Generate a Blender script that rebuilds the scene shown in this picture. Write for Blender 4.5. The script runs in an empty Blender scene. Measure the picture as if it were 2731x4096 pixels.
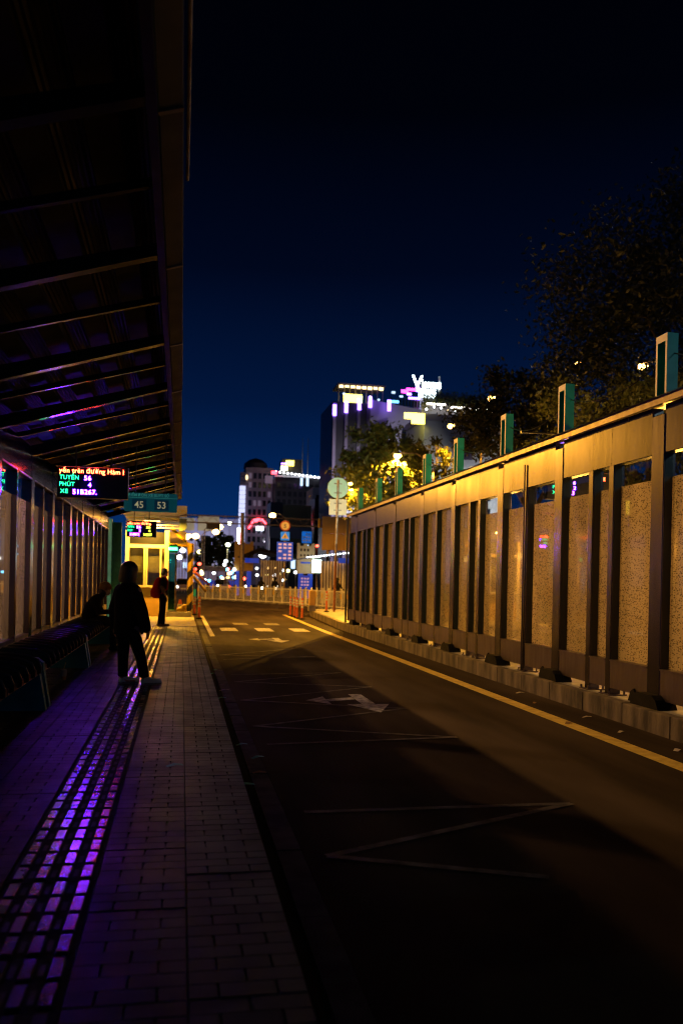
import bpy, bmesh, math, random
from mathutils import Vector, Matrix
random.seed(7)
S = bpy.context.scene
COL = S.collection
R = math.radians

# ------------------------------------------------------------------ camera, world, exposure
cam_d = bpy.data.cameras.new('camera')
cam = bpy.data.objects.new('camera', cam_d); COL.objects.link(cam); S.camera = cam
cam_d.sensor_fit = 'VERTICAL'; cam_d.sensor_height = 36; cam_d.sensor_width = 24; cam_d.lens = 30.0
cam_d.shift_y = 273.4 / 4096; cam_d.clip_start = 0.05; cam_d.clip_end = 3000
YAW, ROLL = R(10.606), R(1.2)
cam.matrix_world = (Matrix.Translation((0, 0, 1.42)) @ Matrix.Rotation(-YAW, 4, 'Z')
                    @ Matrix.Rotation(R(90), 4, 'X') @ Matrix.Rotation(ROLL, 4, 'Z'))
cam_d.dof.use_dof = True; cam_d.dof.focus_distance = 9.0; cam_d.dof.aperture_fstop = 1.7

W = bpy.data.worlds.new('World'); S.world = W; W.use_nodes = True
nt = W.node_tree; nt.nodes.clear()
wo = nt.nodes.new('ShaderNodeOutputWorld'); bg = nt.nodes.new('ShaderNodeBackground')
sky = nt.nodes.new('ShaderNodeTexSky'); sky.sky_type = 'NISHITA'; sky.sun_disc = False
sky.sun_elevation = R(-4.0); sky.sun_rotation = R(200); sky.air_density = 1.0; sky.dust_density = 0.2; sky.ozone_density = 6.0
tc = nt.nodes.new('ShaderNodeTexCoord'); sx = nt.nodes.new('ShaderNodeSeparateXYZ')
rp = nt.nodes.new('ShaderNodeValToRGB'); mx = nt.nodes.new('ShaderNodeMix'); mx.data_type = 'RGBA'; mx.blend_type = 'ADD'
mx.inputs[0].default_value = 1.0
nt.links.new(tc.outputs['Generated'], sx.inputs[0]); nt.links.new(sx.outputs['Z'], rp.inputs[0])
e = rp.color_ramp.elements      # city glow under a night sky: bluest low down, nearly black overhead
e[0].position = 0.0; e[0].color = (0.0016, 0.0300, 0.1500, 1)
e[1].position = 0.62; e[1].color = (0.00015, 0.0003, 0.0010, 1)
for p_, c_ in ((0.09, (0.0010, 0.0200, 0.1050, 1)), (0.20, (0.0006, 0.0080, 0.0430, 1)), (0.34, (0.0003, 0.0022, 0.0115, 1)), (0.48, (0.0001, 0.0005, 0.0022, 1))):
    k = e.new(p_); k.color = c_
sm = nt.nodes.new('ShaderNodeMix'); sm.data_type = 'RGBA'; sm.blend_type = 'MULTIPLY'; sm.inputs[0].default_value = 1.0
nt.links.new(sky.outputs[0], sm.inputs[6]); sm.inputs[7].default_value = (0.02, 0.02, 0.02, 1)
nt.links.new(sm.outputs[2], mx.inputs[6]); nt.links.new(rp.outputs[0], mx.inputs[7])
nt.links.new(mx.outputs[2], bg.inputs[0]); bg.inputs[1].default_value = 1.0
nt.links.new(bg.outputs[0], wo.inputs[0])

S.view_settings.view_transform = 'Standard'; S.view_settings.look = 'None'
S.view_settings.exposure = 0.0; S.view_settings.gamma = 1.0; S.view_settings.use_curve_mapping = False
S.render.engine = 'CYCLES'
cy = S.cycles
cy.use_denoising = True
try: cy.denoiser = 'OPENIMAGEDENOISE'
except Exception: pass
cy.max_bounces = 7; cy.diffuse_bounces = 2; cy.glossy_bounces = 4; cy.transmission_bounces = 4; cy.transparent_max_bounces = 16
cy.sample_clamp_indirect = 4.0; cy.sample_clamp_direct = 0.0; cy.caustics_reflective = False; cy.caustics_refractive = False
cy.blur_glossy = 0.2; cy.filter_width = 1.15
SODIUM = (1.0, 0.43, 0.035)

# ------------------------------------------------------------------ helpers
ORG = {}
def org(o): return ORG.get(o.name, Vector((0, 0, 0))) if o is not None else Vector((0, 0, 0))
def tag(o, label=None, cat=None, group=None, kind=None):
    if label: o['label'] = label
    if cat: o['category'] = cat
    if group: o['group'] = group
    if kind: o['kind'] = kind
    return o
def thing(name, loc, label, cat, group=None):
    o = bpy.data.objects.new(name, None); COL.objects.link(o); o.location = loc; o.empty_display_size = 0.2
    ORG[o.name] = Vector(loc); return tag(o, label, cat, group)
def link(name, me, mats, parent=None, loc=None, rot=None):
    o = bpy.data.objects.new(name, me); COL.objects.link(o)
    if mats is not None and not len(me.materials):
        for m in (mats if isinstance(mats, (list, tuple)) else [mats]): me.materials.append(m)
    if parent: o.parent = parent
    if loc is not None: o.location = loc
    if rot is not None: o.rotation_euler = rot
    return o

class MB:
    """collects vertices and faces of one mesh in world coordinates"""
    def __init__(s): s.v = []; s.f = []; s.mi = []; s.cur = 0
    def add(s, vs, fs):
        b = len(s.v); s.v += [Vector(v) for v in vs]; s.f += [tuple(b + i for i in f) for f in fs]; s.mi += [s.cur] * len(fs); return s
    def box(s, x0, x1, y0, y1, z0, z1):
        return s.add([(x, y, z) for z in (z0, z1) for y in (y0, y1) for x in (x0, x1)],
                     [(0, 2, 3, 1), (4, 5, 7, 6), (0, 1, 5, 4), (2, 6, 7, 3), (0, 4, 6, 2), (1, 3, 7, 5)])
    def obox(s, c, ax, ay, az, hx, hy, hz):
        c = Vector(c); ax = Vector(ax).normalized(); ay = Vector(ay).normalized(); az = Vector(az).normalized()
        return s.add([c + ax * hx * i + ay * hy * j + az * hz * k for k in (-1, 1) for j in (-1, 1) for i in (-1, 1)],
                     [(0, 2, 3, 1), (4, 5, 7, 6), (0, 1, 5, 4), (2, 6, 7, 3), (0, 4, 6, 2), (1, 3, 7, 5)])
    def bbox(s, x0, x1, y0, y1, z0, z1, b=0.01):
        """box with chamfered vertical and top edges"""
        b = min(b, (x1 - x0) * .45, (y1 - y0) * .45)
        ring = lambda i, z: [(x0 + b + i, y0 + i, z), (x1 - b - i, y0 + i, z), (x1 - i, y0 + b + i, z), (x1 - i, y1 - b - i, z), (x1 - b - i, y1 - i, z), (x0 + b + i, y1 - i, z), (x0 + i, y1 - b - i, z), (x0 + i, y0 + b + i, z)]
        vs = ring(0, z0) + ring(0, z1 - b) + ring(b * .6, z1)
        fs = [tuple(reversed(range(8))), tuple(range(16, 24))]
        for k in (0, 8):
            for i in range(8): fs.append((k + i, k + (i + 1) % 8, k + 8 + (i + 1) % 8, k + 8 + i))
        return s.add(vs, fs)
    def tube(s, pts, rad, n=8, cap=True):
        pts = [Vector(p) for p in pts]; m = len(pts)
        rad = rad if isinstance(rad, (list, tuple)) else [rad] * m
        b = len(s.v); up = None
        for i, p in enumerate(pts):
            d = (pts[min(i + 1, m - 1)] - pts[max(i - 1, 0)]).normalized()
            if up is None: up = Vector((0, 0, 1)) if abs(d.z) < .9 else Vector((1, 0, 0))
            a = d.cross(up).normalized(); c = a.cross(d).normalized(); up = c
            s.v += [p + (a * math.cos(2 * math.pi * j / n) + c * math.sin(2 * math.pi * j / n)) * rad[i] for j in range(n)]
        k0 = len(s.f)
        for i in range(m - 1):
            for j in range(n): s.f.append((b + i * n + j, b + i * n + (j + 1) % n, b + (i + 1) * n + (j + 1) % n, b + (i + 1) * n + j))
        if cap: s.f.append(tuple(b + j for j in reversed(range(n)))); s.f.append(tuple(b + (m - 1) * n + j for j in range(n)))
        s.mi += [s.cur] * (len(s.f) - k0); return s
    def loft(s, rings, n=16):
        """rings: (centre, rx, ry, yaw) horizontal ellipses, or (centre, rx, ry, yaw, pitchaxis) kept level"""
        b = len(s.v); k0 = len(s.f)
        for r in rings:
            c = Vector(r[0]); yw = r[3] if len(r) > 3 else 0; ca, sa = math.cos(yw), math.sin(yw)
            for j in range(n):
                t = 2 * math.pi * j / n; x = r[1] * math.cos(t); y = r[2] * math.sin(t)
                s.v.append(c + Vector((x * ca - y * sa, x * sa + y * ca, 0)))
        for i in range(len(rings) - 1):
            for j in range(n): s.f.append((b + i * n + j, b + i * n + (j + 1) % n, b + (i + 1) * n + (j + 1) % n, b + (i + 1) * n + j))
        s.f.append(tuple(b + j for j in reversed(range(n)))); s.f.append(tuple(b + (len(rings) - 1) * n + j for j in range(n)))
        s.mi += [s.cur] * (len(s.f) - k0); return s
    def capsule(s, pts, rad, n=10):
        """tube with rounded ends"""
        pts = [Vector(p) for p in pts]; rad = list(rad) if isinstance(rad, (list, tuple)) else [rad] * len(pts)
        d0 = (pts[0] - pts[1]).normalized(); d1 = (pts[-1] - pts[-2]).normalized()
        P = []; Q = []
        for t in (.95, .7, .35): P.append(pts[0] + d0 * rad[0] * t); Q.append(rad[0] * math.sqrt(1 - t * t))
        P += pts; Q += rad
        for t in (.35, .7, .95): P.append(pts[-1] + d1 * rad[-1] * t); Q.append(rad[-1] * math.sqrt(1 - t * t))
        return s.tube(P, Q, n)
    def ball(s, c, rx, ry, rz, n=12, m=8):
        c = Vector(c); b = len(s.v); k0 = len(s.f)
        for i in range(m + 1):
            ph = math.pi * (i + .02 if i == 0 else (i - .02 if i == m else i)) / m
            for j in range(n):
                t = 2 * math.pi * j / n
                s.v.append(c + Vector((rx * math.sin(ph) * math.cos(t), ry * math.sin(ph) * math.sin(t), -rz * math.cos(ph))))
        for i in range(m):
            for j in range(n): s.f.append((b + i * n + j, b + i * n + (j + 1) % n, b + (i + 1) * n + (j + 1) % n, b + (i + 1) * n + j))
        s.f.append(tuple(b + j for j in reversed(range(n)))); s.f.append(tuple(b + m * n + j for j in range(n)))
        s.mi += [s.cur] * (len(s.f) - k0); return s
    def prism(s, poly, axis, a0, a1):
        """poly: 2-D points; axis x: (y,z) extruded in x; y: (x,z); z: (x,y)"""
        def P(p, a): return (a, p[0], p[1]) if axis == 'x' else ((p[0], a, p[1]) if axis == 'y' else (p[0], p[1], a))
        n = len(poly); vs = [P(p, a0) for p in poly] + [P(p, a1) for p in poly]
        return s.add(vs, [tuple(range(n)), tuple(reversed(range(n, 2 * n)))] + [(i, n + i, n + (i + 1) % n, (i + 1) % n) for i in range(n)])
    def mesh(s, o=Vector((0, 0, 0)), smooth=False, name='mesh'):
        me = bpy.data.meshes.new(name); me.from_pydata([tuple(v - o) for v in s.v], [], s.f)
        bm = bmesh.new(); bm.from_mesh(me); bmesh.ops.recalc_face_normals(bm, faces=bm.faces); bm.to_mesh(me); bm.free()
        for p, i in zip(me.polygons, s.mi): p.material_index = i; p.use_smooth = smooth
        return me
    def build(s, name, mats, parent=None, smooth=False):
        o = link(name, s.mesh(org(parent), smooth, name), mats, parent)
        ORG[o.name] = org(parent)      # its own children use the same frame
        return o

def box(*a): return MB().box(*a)
def remesh(mb, voxel, smooth=2):
    """one continuous skin over overlapping pieces"""
    me = mb.mesh(); o = bpy.data.objects.new('tmp', me); COL.objects.link(o)
    r = o.modifiers.new('r', 'REMESH'); r.mode = 'VOXEL'; r.voxel_size = voxel
    if smooth:
        q = o.modifiers.new('s', 'SMOOTH'); q.factor = .5; q.iterations = smooth
    dg = bpy.context.evaluated_depsgraph_get(); out = bpy.data.meshes.new_from_object(o.evaluated_get(dg))
    bpy.data.objects.remove(o); bpy.data.meshes.remove(me)
    for p in out.polygons: p.use_smooth = True
    return out
def skin(name, mb, voxel, mat_, parent, smooth=2):
    me = remesh(mb, voxel, smooth); o_ = org(parent)
    me.transform(Matrix.Translation(-o_)); o = link(name, me, mat_, parent); ORG[o.name] = o_; return o
def text(name, body, size, loc, mat_, parent, rx=90, rz=0, align='LEFT', ext=.003, sx_=1.0, bold=0.0, sp=1.0):
    cu = bpy.data.curves.new('t', 'FONT'); cu.body = body; cu.size = size; cu.extrude = ext; cu.align_x = align
    cu.offset = bold; cu.space_character = sp; cu.resolution_u = 3
    o = bpy.data.objects.new('t', cu); COL.objects.link(o)
    me = bpy.data.meshes.new_from_object(o.evaluated_get(bpy.context.evaluated_depsgraph_get()))
    bpy.data.objects.remove(o); bpy.data.curves.remove(cu)
    me.transform(Matrix.Diagonal((sx_, 1, 1, 1))); me.materials.clear()
    t = link(name, me, mat_, parent, Vector(loc) - org(parent), (R(rx), 0, R(rz)))
    return t

# ------------------------------------------------------------------ materials
def mat(name, col, rough=.6, metal=0.0, var=.25, vs=6.0, bump=0.0, bs=60.0, col2=None, emit=None, es=0.0, coat=0.0, stretch=None, spec=None, bstretch=True):
    m = bpy.data.materials.new(name); m.use_nodes = True; n = m.node_tree.nodes; l = m.node_tree.links
    b = n['Principled BSDF']; b.inputs['Roughness'].default_value = rough; b.inputs['Metallic'].default_value = metal
    if spec is not None: b.inputs['Specular IOR Level'].default_value = spec
    if coat: b.inputs['Coat Weight'].default_value = coat; b.inputs['Coat Roughness'].default_value = .08
    c1 = tuple(col) + (1,); c2 = tuple(col2) + (1,) if col2 else tuple(c * (1 - var) for c in col) + (1,)
    t = n.new('ShaderNodeTexCoord'); mp = n.new('ShaderNodeMapping'); l.new(t.outputs['Object'], mp.inputs[0])
    if stretch: mp.inputs['Scale'].default_value = stretch
    if var or col2:
        z = n.new('ShaderNodeTexNoise'); z.inputs['Scale'].default_value = vs; z.inputs['Detail'].default_value = 5
        l.new(mp.outputs[0], z.inputs['Vector'])
        r = n.new('ShaderNodeValToRGB'); r.color_ramp.elements[0].position = .35; r.color_ramp.elements[1].position = .68
        r.color_ramp.elements[0].color = c2; r.color_ramp.elements[1].color = c1
        l.new(z.outputs[0], r.inputs[0]); l.new(r.outputs[0], b.inputs['Base Color'])
        mr = n.new('ShaderNodeMapRange'); mr.inputs['To Min'].default_value = min(1, rough * 1.25); mr.inputs['To Max'].default_value = rough * .8
        l.new(z.outputs[0], mr.inputs[0]); l.new(mr.outputs[0], b.inputs['Roughness'])
    else: b.inputs['Base Color'].default_value = c1
    if bump:
        z2 = n.new('ShaderNodeTexNoise'); z2.inputs['Scale'].default_value = bs; z2.inputs['Detail'].default_value = 4
        l.new(mp.outputs[0] if bstretch else t.outputs['Object'], z2.inputs['Vector'])
        bp = n.new('ShaderNodeBump'); bp.inputs['Strength'].default_value = bump; bp.inputs['Distance'].default_value = .01
        l.new(z2.outputs[0], bp.inputs['Height']); l.new(bp.outputs[0], b.inputs['Normal'])
    if emit: b.inputs['Emission Color'].default_value = tuple(emit) + (1,); b.inputs['Emission Strength'].default_value = es
    return m
def glow(name, col, s): return mat(name, (.02, .02, .02), .5, var=0, emit=col, es=s)
def cloth(name, c): return mat(name, c, .9, var=.3, vs=12, bump=.25, bs=200, spec=.15)

M = {}
M['asphalt'] = mat('asphalt', (.052, .037, .027), .85, var=.0, col2=(.024, .017, .0125), vs=1.1, bump=.55, bs=140, spec=.03, stretch=(1.5, .25, 1), bstretch=False)
M['gutter'] = mat('gutter concrete', (.060, .055, .055), .8, var=.5, vs=5, bump=.4, bs=70, spec=.08)
M['concrete'] = mat('concrete', (.30, .28, .25), .75, var=.35, vs=4, bump=.35, bs=50)
M['kerb'] = mat('stained kerb concrete', (.17, .13, .085), .85, col2=(.035, .026, .018), vs=3.2, bump=.6, bs=40, stretch=(1, 1.6, .45))
M['pavement'] = mat('dark paving joint', (.035, .033, .032), .8, var=.3)
M['white_paint'] = mat('worn road paint', (.62, .60, .55), .7, col2=(.16, .15, .14), vs=14, bump=.3, bs=120)
M['thin_paint'] = mat('very worn road paint', (.15, .125, .10), .8, col2=(.035, .028, .022), vs=9, bump=.3, bs=120)
M['yellow_paint'] = mat('yellow road paint', (.62, .45, .08), .65, col2=(.40, .28, .05), vs=9, bump=.3, bs=120)
M['steel'] = mat('brushed steel', (.19, .17, .168), .24, 1.0, col2=(.08, .068, .065), vs=1.5, bump=.08, bs=8, stretch=(1, 2, .4))
M['header'] = mat('stained steel sheet', (.115, .102, .102), .25, 1.0, col2=(.045, .038, .037), vs=1.5, bump=.10, bs=5, stretch=(1, 1.6, .5)); M['steel_dark'] = mat('dirty steel', (.20, .165, .14), .40, 1.0, col2=(.14, .11, .09), vs=3, bump=.15, bs=25, stretch=(1, 3, .5))
M['black_metal'] = mat('black painted metal', (.012, .012, .012), .32, var=.2, coat=.2)
M['rafter'] = mat('dark painted rafter', (.010, .010, .011), .18, var=.2, coat=.4)
M['sheet'] = mat('corrugated roof sheet', (.035, .022, .015), .8, .0, var=.3, vs=3)
M['purlin'] = mat('brown purlin', (.018, .013, .011), .7, var=.3, spec=.15)
M['fascia'] = mat('eave flashing', (.035, .023, .015), .7, .0, var=.4, vs=3)
M['teal'] = mat('teal paint', (.008, .36, .31), .45, var=.2, vs=5)
M['dark_in'] = mat('dark inner board', (.03, .02, .015), .6, var=.2)
M['rubber'] = mat('black rubber block', (.006, .0055, .005), .8, var=.3, bump=.3, bs=60, spec=.1)
M['bench_wood'] = mat('brown bench beam', (.24, .11, .06), .5, col2=(.10, .045, .03), vs=7, stretch=(1, .25, 1))
M['bench_teal'] = mat('teal bench support', (.03, .26, .30), .55, var=.3, vs=6, bump=.2, bs=50)
M['white_metal'] = mat('white painted metal', (.72, .70, .66), .45, var=.12, vs=6)
M['cream'] = mat('cream panel', (.70, .60, .42), .55, var=.12, vs=4)
M['orange_panel'] = mat('ochre panel', (.62, .40, .10), .6, var=.15, vs=5)
M['white_plastic'] = mat('white plastic', (.75, .72, .68), .5, var=.1)
M['yellow'] = mat('yellow paint', (.80, .52, .02), .45, var=.12)
M['orange'] = mat('orange plastic', (.80, .17, .02), .5, var=.15)
M['red'] = mat('red band', (.35, .05, .03), .5, var=.15)
M['galv'] = mat('galvanised pole', (.36, .31, .26), .5, .4, col2=(.16, .10, .06), vs=6)
M['rust'] = mat('rusty pole', (.33, .13, .04), .7, .1, var=.4)
M['sign_teal'] = mat('teal sign board with added glow', (.010, .10, .12), .4, var=.2, vs=4, emit=(.004, .075, .095), es=.35)  # glow stands in for front light on the route sign, its panels and lettering
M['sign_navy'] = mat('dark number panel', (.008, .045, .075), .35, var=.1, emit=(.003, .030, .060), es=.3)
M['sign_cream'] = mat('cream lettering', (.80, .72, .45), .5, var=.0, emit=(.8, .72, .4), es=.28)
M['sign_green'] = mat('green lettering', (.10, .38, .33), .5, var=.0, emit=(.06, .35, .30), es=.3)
M['sign_blue'] = mat('emissive blue panel', (.010, .075, .50), .4, var=.1, emit=(.02, .06, .75), es=.35)  # faintly emissive blue, on boards, pillar legs and the bus body
M['sign_cyan'] = mat('emissive bright blue panel', (.01, .20, .55), .4, var=.1, emit=(.0, .18, .85), es=.5)  # emissive bright blue, on the crossing sign and one route board
M['sign_back'] = mat('pale sign back', (.42, .60, .46), .5, var=.12, vs=3)
M['brown_board'] = mat('ochre billboard', (.34, .20, .05), .6, var=.15, vs=1)
M['glass_dark'] = mat('dark window glass', (.012, .014, .018), .08, var=0)
M['trunk'] = mat('bark', (.10, .07, .045), .9, var=.4, vs=8, bump=.6, bs=20)
M['skin_'] = mat('skin', (.42, .25, .17), .5, var=.1)
M['hair'] = mat('black hair', (.010, .008, .007), .45, var=.3, vs=30)
M['hair_brown'] = mat('brown knit hat', (.30, .14, .03), .9, var=.4, vs=40, bump=.5, bs=120)
M['black_cloth'] = cloth('black cloth', (.010, .010, .011)); M['dark_cloth'] = cloth('dark cloth', (.018, .016, .016))
M['grey_cloth'] = cloth('tan cloth', (.24, .17, .10)); M['maroon'] = cloth('red backpack cloth', (.60, .025, .015))
M['shoe'] = mat('pale teal trainers', (.68, .88, .80), .6, var=.15, vs=20); M['sole'] = mat('shoe sole', (.20, .24, .22), .6, var=.1)
M['mask'] = mat('green face mask', (.22, .34, .12), .8, var=.15)
M['cup'] = mat('translucent cup', (.55, .62, .50), .3, var=.2)
M['straw'] = mat('yellow straw', (.70, .55, .10), .5, var=0)
M['drink'] = mat('tea drink', (.5, .28, .05), .3, var=.1)

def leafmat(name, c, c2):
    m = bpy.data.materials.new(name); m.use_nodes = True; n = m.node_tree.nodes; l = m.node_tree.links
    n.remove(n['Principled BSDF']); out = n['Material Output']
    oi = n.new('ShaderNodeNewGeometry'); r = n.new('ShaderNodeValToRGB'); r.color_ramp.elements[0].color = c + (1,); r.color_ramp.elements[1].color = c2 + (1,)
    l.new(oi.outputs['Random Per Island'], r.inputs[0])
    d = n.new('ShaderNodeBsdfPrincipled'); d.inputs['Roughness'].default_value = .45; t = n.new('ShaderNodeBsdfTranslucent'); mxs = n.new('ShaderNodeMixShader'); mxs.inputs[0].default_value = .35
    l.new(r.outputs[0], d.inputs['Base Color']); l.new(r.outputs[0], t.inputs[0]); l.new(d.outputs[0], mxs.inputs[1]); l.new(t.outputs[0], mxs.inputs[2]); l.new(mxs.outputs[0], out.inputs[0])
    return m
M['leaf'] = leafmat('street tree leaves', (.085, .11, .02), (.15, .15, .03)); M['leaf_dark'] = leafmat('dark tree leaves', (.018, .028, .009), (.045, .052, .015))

def tilemat(name, c1, c2, rough, grooves):
    """paving tile: per-tile tone, fine grain, and (plain tiles) short interlock grooves cut into the face"""
    m = bpy.data.materials.new(name); m.use_nodes = True; n = m.node_tree.nodes; l = m.node_tree.links; b = n['Principled BSDF']; b.inputs['Specular IOR Level'].default_value = .13 if grooves else .7
    if not grooves: b.inputs['Coat Weight'].default_value = 1.0; b.inputs['Coat Roughness'].default_value = .22; b.inputs['Coat IOR'].default_value = 1.7
    oi = n.new('ShaderNodeObjectInfo'); tc_ = n.new('ShaderNodeTexCoord')
    z = n.new('ShaderNodeTexNoise'); z.inputs['Scale'].default_value = 3.0; z.inputs['Detail'].default_value = 6
    g = n.new('ShaderNodeNewGeometry'); l.new(g.outputs['Position'], z.inputs['Vector'])
    ad = n.new('ShaderNodeMath'); ad.operation = 'MULTIPLY_ADD'; ad.inputs[1].default_value = .35; l.new(oi.outputs['Random'], ad.inputs[0]); l.new(z.outputs[0], ad.inputs[2])
    r = n.new('ShaderNodeValToRGB'); r.color_ramp.elements[0].position = .38; r.color_ramp.elements[1].position = .85
    r.color_ramp.elements[0].color = c1 + (1,); r.color_ramp.elements[1].color = c2 + (1,); l.new(ad.outputs[0], r.inputs[0])
    l.new(r.outputs[0], b.inputs['Base Color'])
    mr = n.new('ShaderNodeMapRange'); mr.inputs['To Min'].default_value = rough + .14; mr.inputs['To Max'].default_value = rough - .06; mr.inputs['From Min'].default_value = .3; mr.inputs['From Max'].default_value = .7
    l.new(z.outputs[0], mr.inputs[0]); l.new(mr.outputs[0], b.inputs['Roughness'])
    z2 = n.new('ShaderNodeTexNoise'); z2.inputs['Scale'].default_value = 90; z2.inputs['Detail'].default_value = 3; l.new(g.outputs['Position'], z2.inputs['Vector'])
    bp = n.new('ShaderNodeBump'); bp.inputs['Strength'].default_value = .22 if grooves else .12; bp.inputs['Distance'].default_value = .006
    l.new(z2.outputs[0], bp.inputs['Height']); l.new(bp.outputs[0], b.inputs['Normal'])
    return m
M['tile'] = tilemat('grey paving tile', (.022, .020, .020), (.046, .042, .040), .40, True)
M['tactile'] = tilemat('tactile paving tile', (.035, .032, .03), (.07, .065, .06), .22, False)

M['joint'] = mat('grimy joint and darkened bar side', (.012, .011, .010), .9, var=.3); M['pad'] = mat('worn low pad', (.035, .032, .030), .55, var=.4, vs=30)
def schlick(n, l, f0):
    """Fresnel reflectance that is the same from both sides of a thin sheet"""
    lw = n.new('ShaderNodeLayerWeight'); lw.inputs[0].default_value = .5
    p = n.new('ShaderNodeMath'); p.operation = 'POWER'; p.inputs[1].default_value = 5; l.new(lw.outputs['Facing'], p.inputs[0])
    q = n.new('ShaderNodeMath'); q.operation = 'MULTIPLY_ADD'; q.inputs[1].default_value = 1 - f0; q.inputs[2].default_value = f0; l.new(p.outputs[0], q.inputs[0])
    return q
def panemat(name, film_top, tint, pat, trans):
    """clear glazing with a patterned frosted film up to film_top; world height decides where the film ends"""
    m = bpy.data.materials.new(name); m.use_nodes = True; n = m.node_tree.nodes; l = m.node_tree.links
    n.remove(n['Principled BSDF']); out = n['Material Output']
    g = n.new('ShaderNodeNewGeometry'); sp = n.new('ShaderNodeSeparateXYZ'); l.new(g.outputs['Position'], sp.inputs[0])
    lt = n.new('ShaderNodeMath'); lt.operation = 'LESS_THAN'; lt.inputs[1].default_value = film_top; l.new(sp.outputs['Z'], lt.inputs[0])
    mp = n.new('ShaderNodeMapping'); mp.inputs['Scale'].default_value = (1, .8, 1.5); l.new(g.outputs['Position'], mp.inputs[0])
    vo = n.new('ShaderNodeTexVoronoi'); vo.feature = 'F1'; vo.distance = 'MANHATTAN'; vo.inputs['Scale'].default_value = pat; vo.inputs['Randomness'].default_value = .75; l.new(mp.outputs[0], vo.inputs['Vector'])
    r = n.new('ShaderNodeValToRGB'); r.color_ramp.elements[0].position = .42; r.color_ramp.elements[1].position = .78
    r.color_ramp.elements[0].color = (.30, .28, .24, 1); r.color_ramp.elements[1].color = (1, 1, 1, 1); l.new(vo.outputs['Distance'], r.inputs[0])
    nz = n.new('ShaderNodeTexNoise'); nz.inputs['Scale'].default_value = 1.7; nz.inputs['Detail'].default_value = 4; mp2 = n.new('ShaderNodeMapping'); mp2.inputs['Scale'].default_value = (1, 1.6, .3); l.new(g.outputs['Position'], mp2.inputs[0]); l.new(mp2.outputs[0], nz.inputs['Vector'])
    mu = n.new('ShaderNodeMath'); mu.operation = 'MULTIPLY'; mu.inputs[0].default_value = .97; l.new(lt.outputs[0], mu.inputs[1])
    hs = n.new('ShaderNodeMix'); hs.data_type = 'RGBA'; hs.inputs[6].default_value = tint + (1,); hs.inputs[7].default_value = tuple(c * .30 for c in tint) + (1,); l.new(nz.outputs[0], hs.inputs[0])
    pm = n.new('ShaderNodeMix'); pm.data_type = 'RGBA'; pm.blend_type = 'MULTIPLY'; pm.inputs[0].default_value = 1.0; l.new(hs.outputs[2], pm.inputs[6]); l.new(r.outputs[0], pm.inputs[7])
    oi = n.new('ShaderNodeObjectInfo'); vr = n.new('ShaderNodeMapRange'); vr.inputs['To Min'].default_value = .55; vr.inputs['To Max'].default_value = 1.0; l.new(oi.outputs['Random'], vr.inputs[0])
    pv = n.new('ShaderNodeMix'); pv.data_type = 'RGBA'; pv.blend_type = 'MULTIPLY'; pv.inputs[0].default_value = 1.0; l.new(pm.outputs[2], pv.inputs[6]); l.new(vr.outputs[0], pv.inputs[7]); pm = pv
    d = n.new('ShaderNodeBsdfDiffuse'); t = n.new('ShaderNodeBsdfTranslucent'); l.new(pm.outputs[2], d.inputs[0]); l.new(pm.outputs[2], t.inputs[0])
    film = n.new('ShaderNodeMixShader'); film.inputs[0].default_value = trans; l.new(d.outputs[0], film.inputs[1]); l.new(t.outputs[0], film.inputs[2])
    tr = n.new('ShaderNodeBsdfTransparent'); tr.inputs[0].default_value = (.86, .88, .86, 1)
    body = n.new('ShaderNodeMixShader'); l.new(mu.outputs[0], body.inputs[0]); l.new(tr.outputs[0], body.inputs[1]); l.new(film.outputs[0], body.inputs[2])
    gl = n.new('ShaderNodeBsdfGlossy'); gl.inputs['Roughness'].default_value = .02; fr = schlick(n, l, .20)
    fin = n.new('ShaderNodeMixShader'); l.new(fr.outputs[0], fin.inputs[0]); l.new(body.outputs[0], fin.inputs[1]); l.new(gl.outputs[0], fin.inputs[2]); l.new(fin.outputs[0], out.inputs[0])
    return m
M['pane_r'] = panemat('patterned film glazing', 2.67, (.78, .62, .36), 34, .55)
M['pane_f'] = panemat('full height patterned film glazing', 3.00, (.78, .62, .36), 34, .55)
M['reveal'] = mat('dark green reveal', (.006, .018, .013), .35, var=.2)
M['steel_left'] = mat('polished dark steel', (.20, .17, .17), .15, 1.0, col2=(.11, .09, .09), vs=2.0, bump=.10, bs=9, stretch=(1, 3, .3))
M['pane_l'] = panemat('frosted film glazing', 2.57, (.70, .60, .52), 40, .5)
def glassmat(name, tint, rough=.03):
    m = bpy.data.materials.new(name); m.use_nodes = True; n = m.node_tree.nodes; l = m.node_tree.links
    n.remove(n['Principled BSDF']); out = n['Material Output']
    tr = n.new('ShaderNodeBsdfTransparent'); tr.inputs[0].default_value = tint + (1,); gl = n.new('ShaderNodeBsdfGlossy'); gl.inputs['Roughness'].default_value = rough
    fr = schlick(n, l, .045); fin = n.new('ShaderNodeMixShader')
    l.new(fr.outputs[0], fin.inputs[0]); l.new(tr.outputs[0], fin.inputs[1]); l.new(gl.outputs[0], fin.inputs[2]); l.new(fin.outputs[0], out.inputs[0]); return m
M['glass_clear'] = glassmat('clear glass', (.95, .96, .95)); M['glass'] = glassmat('window glass', (.75, .78, .72)); M['glass_green'] = glassmat('green glass', (.45, .75, .62))

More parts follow.
